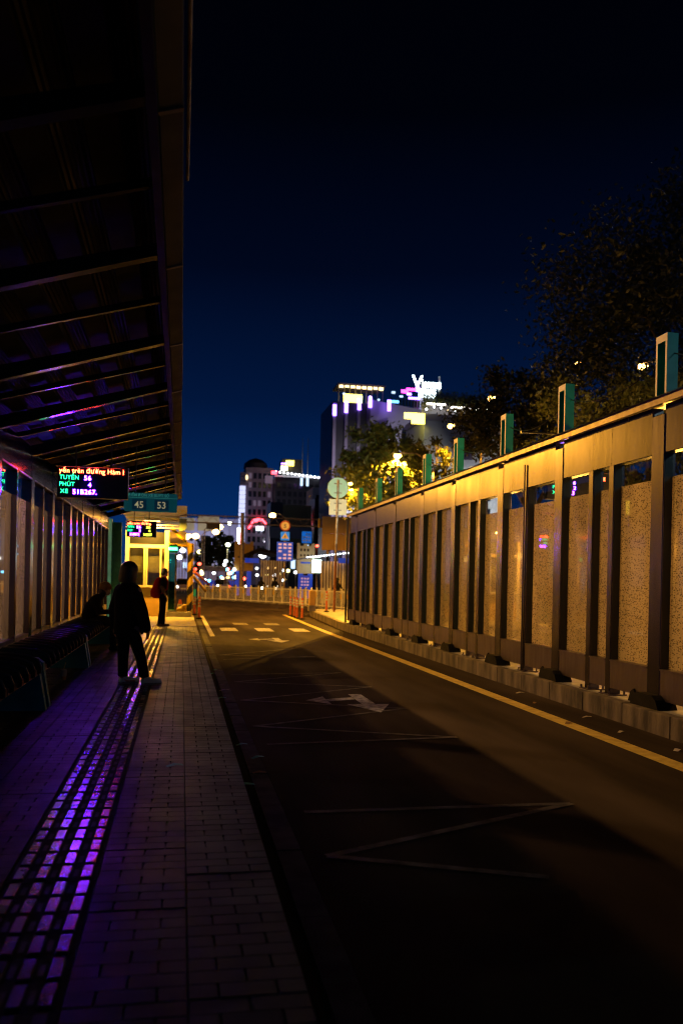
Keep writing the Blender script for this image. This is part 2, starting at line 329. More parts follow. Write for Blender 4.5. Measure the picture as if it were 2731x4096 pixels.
LED_RED = glow('red led', (1.0, .05, .015), 55); LED_BLUE = glow('blue led', (.05, .006, 1.0), 400); LED_GREEN = glow('green led', (.02, 1.0, .36), 5)
LED_WHITE = glow('violet led', (.08, .008, 1.0), 400); LED_YEL = glow('yellow led', (.8, 1.0, .06), 7)
LED_CYAN = glow('cyan led', (.05, .75, .85), 50); M['screen'] = mat('black led screen', (.006, .006, .008), .35, var=.2, vs=80)
BULB = glow('sodium bulb', (1.0, .55, .12), 24); BULB_W = glow('cool white bulb', (.85, .92, 1.0), 12); BULB_G = glow('pale green bulb', (.9, 1.0, .62), 10)

# ------------------------------------------------------------------ the setting
RZ = -0.18                      # road level; the waiting platform is z = 0
g = box(-900, 900, -60, 1600, RZ - .3, RZ - .012).build('ground', M['asphalt']); tag(g, kind='structure')
rd = box(.73, 5.08, -12, 80, RZ - .2, RZ).build('road', M['asphalt']); tag(rd, kind='structure')
gs = MB()
gs.box(.42, .58, -12, 36, RZ - .2, RZ - .02)
gut = gs.build('gutter', M['asphalt']); tag(gut, kind='structure')
for i in range(36):             # concrete gutter slabs beside the lane
    y = -2 + i * 1.0
    box(.583, .727, y + .006, y + .994, RZ - .2, RZ + .002 + random.uniform(-.002, .004)).build('gutter_slab', M['gutter'], gut)
plat = box(-2.62, .452, -12, 25.25, RZ - .2, -.034).build('platform', M['pavement']); tag(plat, kind='structure')
k = 0
for i in range(27):
    y = -1.75 + i
    MB().bbox(.395, .466, y + .004, y + .996, RZ - .19, -.036, .008).build('kerb_stone', M['concrete'], plat)
# far apron of plain concrete, brightly lit under the street lamp
ap = MB().prism([(-6, 25.28), (.46, 25.28), (.46, 36.0), (.1, 37.2), (-6, 37.2)], 'z', RZ - .2, -.004).build('sidewalk', M['concrete']); tag(ap, kind='structure')
# tiles .41 m square; interlock grooves are cut as short channels between raised blocks
TS = .41
def tile_mesh():
    """square tile whose face is split into eight blocks by recessed interlock grooves (short offset runs)"""
    mb = MB(); h = TS / 2 - .0018; zt = 0.0; zg = -.010
    mb.cur = 1; mb.box(-h, h, -h, h, -.034, zg); mb.cur = 0
    for r_ in range(4):
        y0, y1 = -h + r_ * h / 2 + (.0007 if r_ else 0), -h + (r_ + 1) * h / 2 - (.0007 if r_ < 3 else 0)
        xs_ = [-h, 0, h] if r_ % 2 else [-h, -h / 2, h / 2, h]; w = .0028; b = .0016
        for c in range(len(xs_) - 1):
            x0, x1 = xs_[c] + (w if c else 0), xs_[c + 1] - (w if c < len(xs_) - 2 else 0)
            vs = [(x0, y0, zg), (x1, y0, zg), (x1, y1, zg), (x0, y1, zg), (x0 + b, y0 + b, zt), (x1 - b, y0 + b, zt), (x1 - b, y1 - b, zt), (x0 + b, y1 - b, zt)]
            mb.add(vs, [(4, 5, 6, 7), (0, 1, 5, 4), (1, 2, 6, 5), (2, 3, 7, 6), (3, 0, 4, 7)])
    return mb.mesh(name='paving_tile')
def tactile_mesh():
    """guide tile: four columns of raised bars, two to a column, with low pads between the columns"""
    mb = MB(); h = TS / 2 - .003; mb.cur = 1; mb.box(-h, h, -h, h, -.034, -.010); mb.cur = 0
    for a in range(4):
        xc = -h + (a + .5) * 2 * h / 4
        for c in (-1, 1):
            yc = c * h / 2
            for dx, zt, hw, hl in ((0, .0035, .0265, .084), (h / 4, -.0068, .016, .055)):
                if dx and a == 3: continue
                mb.cur = 2 if dx else 0
                x0, x1, y0, y1 = xc + dx - hw, xc + dx + hw, yc - hl, yc + hl; b = .005
                vs = [(x0, y0, -.008), (x1, y0, -.008), (x1, y1, -.008), (x0, y1, -.008), (x0 + b, y0 + b, zt), (x1 - b, y0 + b, zt), (x1 - b, y1 - b, zt), (x0 + b, y1 - b, zt)]
                mb.add(vs, [(4, 5, 6, 7), (0, 1, 5, 4), (1, 2, 6, 5), (2, 3, 7, 6), (3, 0, 4, 7)]); mb.mi[-4:] = [1] * 4  # bar and pad sides take the dark joint colour to suppress glints
    return mb.mesh(name='tactile_tile')
tm, gm = tile_mesh(), tactile_mesh(); tm.materials.append(M['tile']); gm.materials.append(M['tactile'])
for q in (tm, gm):
    q.materials.append(M['joint'])
gm.materials.append(M['pad'])
rest = MB(); cnt = 0
X_COLS = [.255, -.155, -.565, -.975, -1.385, -1.795, -2.205]
for j in range(66):
    y = -1.40 + j * TS
    if y + TS / 2 > 25.3: break
    for ci, x in enumerate(X_COLS):
        t_ = ci == 2
        if 2.9 < y < 21 and (t_ or (cnt < 250 and ci < 6)):
            o = link('tactile_tile' if t_ else 'paving_tile', gm if t_ else tm, None, plat, (x, y, random.uniform(-.0018, .0018)), (random.uniform(-.003, .003), random.uniform(-.003, .003), 0))
            if not t_: cnt += 1
        else:
            src = gm if t_ else tm; rest.cur = 0
            rest.add([v.co + Vector((x, y, random.uniform(-.001, .001))) for v in src.vertices], [tuple(p.vertices) for p in src.polygons]); rest.mi[-len(src.polygons):] = [1 if p.material_index == 1 else 0 for p in src.polygons]
o = rest.build('paving', [M['tile'], M['joint']], plat); o['kind'] = 'stuff'

# right-hand platform with its kerb
NOSE = [(5.20, -12), (5.20, 26.6), (5.36, 30), (5.62, 35), (5.85, 39.0), (6.6, 40.2), (16, 40.2), (16, -12)]
pr = MB().prism(NOSE, 'z', RZ - .2, .05).build('island', M['concrete']); tag(pr, kind='structure')
for i in range(34):
    y = 3.2 + i * 1.0; sh = 0 if y < 26 else (y - 26) * .05
    dz = random.uniform(-.004, .004); dx = random.uniform(-.004, .004)
    MB().bbox(5.085 + dx + sh, 5.215 + sh, y + .006, y + .994, RZ - .1, .056 + dz, .007).build('kerb_stone', M['kerb'], pr)

# painted markings, each a thin sheet on the lane
def marking(name, polys, m, z=RZ + .004):
    mb = MB()
    for p in polys: mb.add([(x, y, z) for x, y in p], [tuple(range(len(p)))])
    o = mb.build(name, m, rd); return o
def line(p, q, w):
    p, q = Vector(p), Vector(q); d = (q - p).normalized(); n_ = Vector((-d.y, d.x)) * w / 2
    return [tuple(p - n_), tuple(q - n_), tuple(q + n_), tuple(p + n_)]
marking('edge_line', [[(4.30, -10), (4.50, -10), (4.50, 26), (4.30, 26)], [(4.30, 26), (4.50, 26), (4.62, 38), (4.46, 38)]], M['yellow_paint'])
marking('edge_line', [[(.80, 23.5), (.93, 23.5), (.93, 36), (.80, 36)]], M['white_paint'])
ZZ = [[(2.78, 19.7), (.80, 17.8), (2.76, 17.5), (.84, 16.85)],
      [(.84, 14.2), (2.74, 14.5), (.84, 13.2), (2.84, 12.55), (.80, 11.2), (2.80, 10.4), (.80, 9.22), (2.82, 8.43), (.84, 8.2)],
      [(.86, 5.8), (2.83, 5.82), (.86, 4.86), (2.0, 4.36)]]
for zz in ZZ:
    for a, b in zip(zz, zz[1:]): marking('zigzag_line', [line(a, b, .065)], M['thin_paint'], RZ + .004 + .0006 * (ZZ.index(zz) + zz.index(a)))
def arrow(dx, dy):
    P = lambda L: [(x + dx, y + dy) for x, y in L]
    marking('arrow_marking', [P([(2.32, 10.78), (2.50, 10.78), (2.50, 11.72), (2.32, 11.72)]), P([(2.12, 10.775), (2.41, 10.08), (2.68, 10.775)]),
                              P([(1.93, 11.04), (2.315, 11.2), (2.315, 11.42), (1.93, 11.24)]), P([(1.925, 10.78), (1.925, 11.5), (1.64, 11.14)])], M['white_paint'], RZ + .009)
arrow(0, 0); arrow(.10, 11.25)
for x0 in (1.22, 2.32, 3.42): marking('crossing_bar', [[(x0, 25.9), (x0 + .5, 25.9), (x0 + .5, 27.5), (x0, 27.5)]], M['white_paint'])
for x0 in (1.8, 2.9): marking('crossing_bar', [[(x0, 29.4), (x0 + .5, 29.4), (x0 + .5, 30.6), (x0, 30.6)]], M['thin_paint'])

# ------------------------------------------------------------------ street lamps (the place's own light, and lamps added for their effect)
def street_lamp(name, base, head, label, power, col=SODIUM, bulb=None, group='sodium street lamps', rad=.05, light=True, br=.14, spot=166, aim=None):
    b, h = Vector(base), Vector(head)
    t = thing(name, b, label, 'street lamp', group)
    MB().tube([b, b + Vector((0, 0, .35))], [.16, .13], 10).build('base', M['galv'], t)
    top = Vector((b.x, b.y, max(h.z - .35, b.z + 2)))
    MB().tube([b + Vector((0, 0, .3)), (b + top) / 2, top], [.085, .07, .055], 8).build('pole', M['galv'], t)
    MB().tube([top, top.lerp(h, .5) + Vector((0, 0, .32)), h + Vector((0, 0, .12))], [.05, .04, .035], 6).build('arm', M['galv'], t)
    hd = MB().loft([(h + Vector((0, 0, .02)), .15, .24), (h + Vector((0, 0, .1)), .14, .22), (h + Vector((0, 0, .17)), .06, .1)], 10).build('lamp_head', M['galv'], t)
    MB().ball(h - Vector((0, 0, .05)), br, br * 1.15, br * .8, 10, 6).build('lens', bulb or BULB, hd, True)
    if light:
        ld = bpy.data.lights.new(name, 'SPOT' if spot < 179 else 'POINT')
        if spot < 179: ld.spot_size = R(spot); ld.spot_blend = .12
        ld.energy = power; ld.color = col; ld.shadow_soft_size = rad
        lo = bpy.data.objects.new('lamp_light', ld); COL.objects.link(lo); lo.parent = t; lo.location = h - Vector((0, 0, .26)) - b
        if aim is not None: lo.rotation_euler = (R(90 + aim), 0, 0)
    return t
ROAD = RZ - .012
street_lamp('street_lamp', (-5.2, 38.5, -.004), (-2.92, 38.5, 8.9), 'sodium street lamp on the sidewalk behind the ticket booth', 10500, spot=172)
street_lamp('street_lamp', (-6.2, 13.0, ROAD), (-2.92, 13.0, 8.9), 'sodium street lamp standing behind the left shelter wall, near bus sign', 2900, (1.0, .56, .20), spot=172)
street_lamp('street_lamp', (12.6, 42.2, ROAD), (10.62, 42.0, 7.83), 'bright sodium street lamp in front of the yellow lit tree', 32000, br=.2, spot=152)
street_lamp('street_lamp', (17.3, 48.3, ROAD), (15.31, 48.0, 10.65), 'sodium street lamp against the pale green building, right of the bright one', 4500, br=.2, spot=150)
street_lamp('street_lamp', (9.9, 44, ROAD), (8.60, 44, 6.55), 'small sodium street lamp just right of the round sign', 12000, br=.11, spot=150)
street_lamp('street_lamp', (2.4, 95, ROAD), (4.04, 95, 7.08), 'sodium street lamp beyond the fence, upper of the pair under the gantry beam', 1800, br=.36)
street_lamp('street_lamp', (2.2, 97.5, ROAD), (3.69, 97, 6.62), 'sodium street lamp beyond the fence, lower of the pair under the gantry beam', 1200, br=.38)
street_lamp('street_lamp', (10.6, 88, ROAD), (9.1, 88, 8.02), 'sodium street lamp above the gantry beam, left of the round height sign', 2200, br=.34)
street_lamp('street_lamp', (5.22, 101, ROAD), (5.22, 100, 5.34), 'pale greenish street lamp over the dark tree beyond the fence', 700, (.9, 1, .6), BULB_G, 'pale street lamps', br=.28)
street_lamp('street_lamp', (16.4, 30, ROAD), (14.49, 30, 9.77), 'sodium street lamp glowing through leaves between the two nearest green frames', 160, br=.16, spot=140)
street_lamp('street_lamp', (16.6, 26, ROAD), (14.87, 26, 8.77), 'sodium street lamp glowing through leaves left of the nearest green frame', 160, br=.16, spot=140)
street_lamp('street_lamp', (14.6, 34.5, ROAD), (12.59, 34, 9.21), 'sodium street lamp glowing through leaves above the third green frame', 160, br=.16, spot=140)
street_lamp('street_lamp', (8.6, 4.2, .05), (7.4, 4.2, 4.6), 'added cool white lamp behind the right glass wall, lighting the green frames', 62, (.62, .95, 1.0), BULB_W, 'added cool lamps', spot=180)  # added lamp, placed so the wall keeps its light off the road
street_lamp('street_lamp', (-10, 58, ROAD), (-8, 58, 9.0), 'added sodium lamp hidden left of the booth, lighting the gantry', 4000, spot=178)  # unseen lamp added to brighten the gantry and far boards
for cx, cy_, cz, pw, lb in ((31, 130, 14, 15000, 'added cool lamp aimed at the hotel front'), (23, 202, 12, 2600, 'added cool lamp aimed at the rooftop bar building'), (9, 280, 9, 20000, 'added cool lamp aimed at the long low building'), (40, 112, 9, 9000, 'added cool lamp aimed at the terrace building')):
    street_lamp('street_lamp', (cx + 1.5, cy_, ROAD), (cx, cy_, cz), lb, pw, (.86, .80, 1.0), BULB_W, 'added cool lamps', spot=150, aim=8)  # unseen lamps added to light the building fronts, beams turned toward them
def tube_lamp(x, y, z0, z1, label, power):
    """vertical sodium tube on a post under the opposite shelter"""
    t = thing('tube_lamp', (x, y, .05), label, 'tube lamp', 'tube lamps behind the right glass wall')
    MB().tube([(x + .12, y, .05), (x + .12, y, z1 + .1)], .05, 8).build('post', M['galv'], t)
    MB().tube([(x, y, z0), (x, y, z1)], .035, 10).build('tube', glow('yellow tube', (1, .62, .03), 14), t)
    for z in (z0, z1): MB().tube([(x, y, z - .03), (x, y, z + .03)], .045, 10).build('holder', M['black_metal'], t)
    ld = bpy.data.lights.new('tube', 'POINT'); ld.energy = power; ld.color = SODIUM; ld.shadow_soft_size = .25
    lo = bpy.data.objects.new('tube_light', ld); COL.objects.link(lo); lo.parent = t; lo.location = (-.2, 0, (z0 + z1) / 2 - .05)
tube_lamp(8.0, 13.05, 2.62, 3.10, 'vertical yellow tube lamp seen through the nearest wide panes', 40)
tube_lamp(8.0, 14.42, 2.70, 3.02, 'smaller yellow tube lamp seen through the narrow pane by the led board', 40)
def added_post_lamp(x, y, label, power):
    t = thing('added_post_lamp', (x, y, .05), label, 'post lamp', 'added post lamps backlighting the right glass wall')  # unseen lamps added to make the film panes glow from behind
    MB().tube([(x, y, .05), (x, y, 2.05)], .06, 12).build('post', M['galv'], t); MB().tube([(x, y, 2.05), (x, y, 2.20)], .062, 12).build('lens', BULB, t); MB().loft([((x, y, 2.202), .11, .11), ((x, y, 2.27), .05, .05)], 12).build('cap', M['galv'], t)
    ld = bpy.data.lights.new('added_post_lamp', 'POINT'); ld.energy = power; ld.color = SODIUM2; ld.shadow_soft_size = .3
    lo = bpy.data.objects.new('post_light', ld); COL.objects.link(lo); lo.parent = t; lo.location = (-.36, 0, 2.02)
SODIUM2 = (1.0, .46, .07)
for y, pw, lb in ((8.9, 220, 'added post lamp backlighting the right glass wall nearest the camera'), (12.9, 300, 'second added post lamp backlighting the right glass wall'), (16.6, 260, 'third added post lamp backlighting the right glass wall'), (20.4, 220, 'fourth added post lamp backlighting the right glass wall'), (24.6, 220, 'added post lamp backlighting the far end of the right glass wall')): added_post_lamp(8.4, y, lb, pw)
street_lamp('street_lamp', (-7.6, 12.5, ROAD), (-6.0, 12.5, 5.0), 'pale street lamp in the street behind the left shelter wall, nearer one', 2300, (1.0, .56, .26), None, 'pale street lamps')
street_lamp('street_lamp', (-7.6, 22.5, ROAD), (-6.0, 22.5, 5.0), 'pale street lamp in the street behind the left shelter wall, farther one', 2300, (1.0, .56, .26), None, 'pale street lamps')
# ------------------------------------------------------------------ right glass wall
def pane(x0, x1, y0, y1, front, film, parent):
    """glass sheet with the film stuck to its lane-side face"""
    mb = box(x0, x1, y0, y1, ZB1 - .01, ZW1 + .01); mb.mi = [1 if i == front else 0 for i in range(6)]
    return mb.build('pane', [M['glass_clear'], film], parent)
XR = 5.30
WIDE = [4.05, 6.62, 8.90, 11.50, 13.78, 16.35, 18.60, 21.15, 23.40, 25.95]; END = 27.05
def thin_posts(a, b): return [a + (b - a) * .41, a + (b - a) * .62] if b - a > 2.4 else [a + (b - a) * .51]
wr = thing('glass_wall', (XR, 15.5, .05), 'long steel framed glass wall on the kerb right of the bus lane', 'glass wall')
ZB0, ZB1, ZW1, ZT = .145, .48, 2.94, 3.50
def wall_post(parent, x, y, w, depth, z0, z1, sgn, m):
    """hollow section post: face toward the lane, body set back"""
    x0, x1 = sorted((x, x + sgn * depth)); return MB().bbox(x0, x1, y - w / 2, y + w / 2, z0, z1, .008).build('post', m, parent)
ys = []
for i, y in enumerate(WIDE):
    ys.append((y, .26))
    if i + 1 < len(WIDE): ys += [(q, .125) for q in thin_posts(y, WIDE[i + 1])]
ys.append((END, .2)); ys.insert(0, (3.0, .13))
for y, w in ys:
    wall_post(wr, XR - (.006 if w > .2 else .003), y, w, .15, .055 if w < .2 else .13, ZT - .12 if w > .2 else ZW1 + .004, 1, M['steel'])
    if w < .2:
        p = box(XR - .05, XR + .2, y - .13, y + .13, .051, .066).build('base_plate', M['steel_dark'], wr)
        for dx in (-.03, .18):
            for dy in (-.1, .1): MB().tube([(XR + dx, y + dy, .066), (XR + dx, y + dy, .105)], .013, 6).build('bolt', M['steel_dark'], p)
for (a, wa), (b, wb) in zip(ys, ys[1:]):
    y0, y1 = a + wa / 2, b - wb / 2
    pane(XR + .105, XR + .117, y0 - .004, y1 + .004, 4, M['pane_r'] if y1 < 15 else M['pane_f'], wr)
    box(XR + .012, XR + .103, y1 - .005, y1 + .001, ZB1 + .02, ZW1 - .002).build('reveal', M['reveal'], wr); box(XR + .012, XR + .103, y0 + .006, y1 - .006, ZW1 - .006, ZW1 - .001).build('reveal', M['reveal'], wr)
    box(XR, XR + .14, y0 - .002, y1 + .002, ZB0 + random.uniform(-.004, .004), ZB1).build('base_panel', M['steel_dark'], wr)
    MB().box(XR - .012, XR + .1, y0 + .002, y1 - .002, ZB1 + .001, ZB1 + .018).build('sill', M['steel_dark'], wr)
    hp = box(XR + random.uniform(-.002, .003), XR + .14, (a if wa < .2 else y0) + .004, (b if wb < .2 else y1) - .004, ZW1, ZT - .02).build('header_panel', M['header'], wr)
cop = MB(); cop.box(XR - .075, XR + .22, 3.0, END + .12, ZT, ZT + .035); cop.box(XR - .085, XR - .06, 3.0, END + .12, ZT - .03, ZT + .05)
cop.build('coping', M['steel_dark'], wr)
MB().prism([(XR - .11, ZT + .05), (XR + .25, ZT + .05), (XR + .25, ZT + .1), (XR - .02, ZT + .1)], 'y', 2.95, END + .16).build('cap', M['black_metal'], wr)
MB().tube([(XR - .05, END + .14, .06), (XR - .05, END + .14, ZT - .3), (XR - .05, END + .14, ZT)], .035, 8).build('downpipe', M['black_metal'], wr)
MB().tube([(XR - .02, 12.70, .06), (XR - .02, 12.70, 3.3)], .012, 8).build('conduit', M['steel_dark'], wr)
def roof_frame(y, sgn, x):
    """tall open box frame standing on the wall head: thick teal cheek toward the camera, pale rim round a dark opening"""
    z0, z1 = ZT + .1, 4.30; L = .23; D = .135
    fr = MB(); t = .036
    fr.box(x, x + D, y - L / 2, y - L / 2 + t, z0, z1); fr.box(x, x + D, y + L / 2 - t, y + L / 2, z0, z1); fr.box(x + .001, x + D - .001, y - L / 2 + t, y + L / 2 - t, z1 - .085, z1 - .001)
    o = fr.build('roof_frame', M['teal'], wr)
    rim = MB(); q = x - .0025
    rim.add([(q, y - L / 2, z0), (q, y - L / 2 + t, z0), (q, y - L / 2 + t, z1 - .085), (q, y + L / 2 - t, z1 - .085), (q, y + L / 2 - t, z0), (q, y + L / 2, z0), (q, y + L / 2, z1), (q, y - L / 2, z1)],
            [(0, 1, 2, 7), (2, 3, 6, 7), (3, 4, 5, 6)])
    rim.build('rim', M['cream'], o)
    box(x + .09, x + .1, y - L / 2 + t + .002, y + L / 2 - t - .002, z0, z1 - .088).build('inner_board', M['dark_in'], o)
for y in WIDE[1:]: roof_frame(y + .02, 1, XR + .03)
for y in WIDE[1:] :
    o = MB().prism([(y - .30, .056), (y + .30, .056), (y + .24, .16), (y + .16, .205), (y - .16, .205), (y - .24, .16)], 'x', XR - .12, XR + .12).build('foot_cover', M['rubber'], wr)
    MB().prism([(y + .33, .056), (y + .52, .056), (y + .47, .17), (y + .40, .21), (y + .36, .16)], 'x', XR - .02, XR + .16).build('foot_cover', M['rubber'], wr)
n_ = MB().box(XR + .085, XR + .1, 8.06, 8.44, 2.45, 2.83).build('notice', M['dark_in'], wr)
box(XR + .08, XR + .084, 8.09, 8.41, 2.48, 2.80).build('sheet', M['cream'], n_)
# wires sagging behind the frames
for i, (a, b) in enumerate(zip(WIDE[1:], WIDE[2:])):
    pts = [(XR + .12, a + (b - a) * t, 4.1 - .22 * 4 * t * (1 - t)) for t in [q / 10 for q in range(11)]]
    MB().tube(pts, .008, 4).build('wire', M['black_metal'], wr)

# ------------------------------------------------------------------ left shelter: wall, rafters, roof
XL = -2.36
WL = [4.65, 6.9, 9.45, 11.75, 14.3, 16.55, 19.1, 21.35, 23.9, 26.15, 28.6]
sh = thing('bus_shelter', (XL, 15, 0), 'dark pitched bus shelter roof and frosted glass wall left of the platform', 'bus shelter')
zr = lambda x: 3.30 + (x - XL) * .30            # underside of rafters
ysl = []
for i, y in enumerate(WL):
    ysl.append((y, .26))
    if i + 1 < len(WL): ysl.append((y + (WL[i + 1] - y) * .5, .11))
for y, w in ysl:
    wall_post(sh, XL + (.008 if w > .2 else .004), y, w, .15, 0.0, 3.34 if w > .2 else ZW1 + .004, -1, M['steel_left'])
for (a, wa), (b, wb) in zip(ysl, ysl[1:]):
    y0, y1 = a + wa / 2, b - wb / 2
    pane(XL - .087, XL - .075, y0 - .004, y1 + .004, 5, M['pane_l'], sh)
    box(XL - .14, XL, y0 - .002, y1 + .002, .1, ZB1).build('base_panel', M['steel_dark'], sh)
    box(XL - .14, XL + random.uniform(-.003, .002), (a if wa < .2 else y0) + .004, (b if wb < .2 else y1) - .004, ZW1, 3.42).build('header_panel', M['steel_left'], sh)
    box(XL - .07, XL + .014, y0 + .002, y1 - .002, ZW1 - .03, ZW1 - .004).build('transom', M['steel_dark'], sh)
YE = 28.9
for y in [2.2] + WL:                                                       # rafters follow the pitch
    q = MB(); q.add([(x, yy, z) for yy in (y - .05, y + .05) for x, z in ((XL - .1, zr(XL - .1)), (-.24, zr(-.24)), (-.24, zr(-.24) + .10), (XL - .1, zr(XL - .1) + .17))],
                    [(0, 1, 2, 3), (7, 6, 5, 4), (0, 4, 5, 1), (1, 5, 6, 2), (2, 6, 7, 3), (3, 7, 4, 0)])
    q.build('rafter', M['rafter'], sh)
for a, b in zip(([2.2] + WL), WL):                                         # lighter mid-span ribs
    y = (a + b) / 2
    q = MB(); q.add([(x, yy, z) for yy in (y - .025, y + .025) for x, z in ((XL - .1, zr(XL - .1) + .10), (-.24, zr(-.24) + .05), (-.24, zr(-.24) + .11), (XL - .1, zr(XL - .1) + .17))],
                    [(0, 1, 2, 3), (7, 6, 5, 4), (0, 4, 5, 1), (1, 5, 6, 2), (2, 6, 7, 3), (3, 7, 4, 0)])
    q.build('rib', M['rafter'], sh)
for i in range(5):
    x = -2.2 + i * .40; z = zr(x) + .175
    MB().add([(x, 0, z), (x + .19, 0, z + .057), (x + .19, YE, z + .057), (x, YE, z), (x, 0, z + .05), (x + .19, 0, z + .107), (x + .19, YE, z + .107), (x, YE, z + .05)],
             [(0, 1, 2, 3), (7, 6, 5, 4), (0, 4, 5, 1), (1, 5, 6, 2), (2, 6, 7, 3), (3, 7, 4, 0)]).build('purlin', M['purlin'], sh)
q = MB(); nx = 150; xs = [XL - .35 + i * ((-.06 - (XL - .35)) / nx) for i in range(nx + 1)]
vs = [(x, yy, zr(x) + .245 + (.012 if i % 2 else 0) + dz) for dz in (0, .02) for yy in (0, YE + .05) for i, x in enumerate(xs)]
n1 = nx + 1; fs = []
for i in range(nx):
    fs += [(i, i + 1, n1 + i + 1, n1 + i), (2 * n1 + i, 3 * n1 + i, 3 * n1 + i + 1, 2 * n1 + i + 1), (i, 2 * n1 + i, 2 * n1 + i + 1, i + 1), (n1 + i, n1 + i + 1, 3 * n1 + i + 1, 3 * n1 + i)]
q.add(vs, fs + [(0, n1, 3 * n1, 2 * n1), (n1 - 1, 3 * n1 - 1, 4 * n1 - 1, 2 * n1 - 1)]); q.build('roof_sheet', M['sheet'], sh)
for i in range(12):                                                       # eave gutter in overlapping lengths
    y0 = i * 2.42; y1 = min(y0 + 2.44, YE); dz = random.uniform(-.008, .008); dx = random.uniform(-.008, .008); z = zr(-.28)
    MB().prism([(-.175 + dx, z + .06), (-.05 + dx, z + .10), (-.045 + dx, z + .26), (-.055 + dx, z + .26), (-.062 + dx, z + .112), (-.175 + dx, z + .072)], 'y', y0, y1).build('eave_gutter', M['fascia'], sh)
    MB().prism([(-.178, z + .045), (-.04, z + .087), (-.04, z + .097), (-.178, z + .056)], 'y', y1 - .06, y1 - .02).build('strap', M['steel_dark'], sh)
box(-.235, -.18, 0, YE, zr(-.2) - .02, zr(-.2) + .20).build('edge_beam', M['purlin'], sh)
MB().tube([(-.015, 3.2, 4.12), (-.015, 5.9, 4.12)], .012, 6).build('conduit', M['galv'], sh)
box(-2.5, -2.28, 29.1, 29.3, 0, 3.3).build('end_post', M['bench_teal'], sh)
box(-2.46, -1.98, 29.32, 29.38, 0, 3.2).build('end_panel', M['bench_teal'], sh)

# ------------------------------------------------------------------ LED boards and signs
def led_board(x0, x1, y, z0, z1, label, rows, screen_frac=.9, back=False):
    t = thing('led_board', ((x0 + x1) / 2, y, z0), label, 'led board', 'led departure boards')
    h = MB().bbox(x0, x1, y, y + .16, z0, z1, .012).build('housing', M['black_metal'], t)
    s = box(x0 + .02, x0 + (x1 - x0) * screen_frac, y - .004, y - .001, z0 + .015, z1 - .015).build('screen', M['screen'], t)
    MB().prism([(y - .20, z1 - .03), (y + .16, z1 + .002), (y + .16, z1 + .014), (y - .20, z1 - .018)], 'x', x0 - .004, x1 + .004).build('glow_shield', M['black_metal'], t)  # shield added to keep the lettering's glow off the roof
    for (body, dx, dz, size, m, sxx) in rows: text('led_text', body, size, (x0 + dx, y - .007, z0 + dz), m, s, sx_=sxx, bold=-.0008, sp=1.04)
    for dx in (.25, .75): MB().tube([(x0 + (x1 - x0) * dx, y + .08, z1), (x0 + (x1 - x0) * dx, y + .08, z1 + .55)], .014, 6).build('hanger', M['black_metal'], t)
    if back:      # the other face shows the same board to the far side
        s2 = box(x0 + .02, x1 - .02, y + .161, y + .164, z0 + .015, z1 - .015).build('screen', M['screen'], t)
        for (body, dx, dz, size, m, sxx) in rows: text('led_text', body, size, (x1 - dx, y + .167, z0 + dz), m, s2, rz=180, sx_=sxx, bold=-.0008, sp=1.04)
    return t
LS = 1.225
A = led_board(-2.045, -.907, 14.7, 2.70, 3.215, 'large led departure board hanging under the roof, route 56 in red, green and violet',
    [(b_, dx * LS, dz * LS, sz * LS, m_, w_) for b_, dx, dz, sz, m_, w_ in (('yến trên đường Hàm l', .025, .333, .090, LED_RED, .98), ('TUYẾN', .03, .243, .082, LED_GREEN, .92), ('56', .345, .238, .088, LED_BLUE, 1.1),
     ('PHÚT', .025, .150, .082, LED_GREEN, .95), ('4', .40, .146, .086, LED_BLUE, 1.1), ('XE', .04, .055, .082, LED_GREEN, 1.05), ('51B267.', .20, .048, .088, LED_WHITE, 1.08))], .88)
B = led_board(-1.75, -.82, 28, 2.67, 3.19, 'small far led departure board hanging in front of the booth',
    [('yến trên đường', .03, .40, .105, LED_RED, 1.02), ('TUYẾN', .03, .29, .10, LED_GREEN, .62), ('56', .30, .28, .11, LED_WHITE, 1.3), ('36', .60, .28, .11, LED_YEL, 1.3),
     ('PHÚT', .03, .17, .10, LED_GREEN, .62), ('3', .38, .165, .11, LED_BLUE, 1.2), ('4', .68, .165, .11, LED_YEL, 1.2), ('51B073', .10, .045, .11, LED_WHITE, .85), ('51B267', .52, .045, .11, LED_YEL, .78)], .95)
C_ = led_board(6.05, 7.20, 13.6, 2.88, 3.36, 'led departure board seen through the right glass wall',
    [('ng', .98, .36, .09, LED_RED, 1), ('T', .10, .265, .085, LED_GREEN, 1), ('16', .42, .26, .085, LED_WHITE, 1.2), ('P', .10, .175, .085, LED_GREEN, 1), ('2', .48, .17, .085, LED_WHITE, 1.2), ('X', .10, .085, .085, LED_GREEN, 1), ('573', .34, .08, .09, LED_WHITE, 1.2), ('51B', .80, .08, .085, LED_YEL, 1.1)], .97, False)
led_board(-1.67, -.74, -3.2, 2.465, 2.885, 'led departure board behind the camera under the shelter roof',
    [('TUYẾN', .03, .243, .082, LED_CYAN, .92), ('36', .345, .238, .088, LED_CYAN, 1.1), ('PHÚT', .025, .150, .082, LED_CYAN, .95), ('XE', .04, .055, .082, LED_CYAN, 1.05), ('51B073', .20, .048, .088, LED_CYAN, 1.08)], .88, True)
MB().tube([(6.3, 13.68, 3.3), (6.3, 13.68, 4.0), (5.6, 13.68, 4.0)], .02, 6).build('bracket', M['black_metal'], C_)

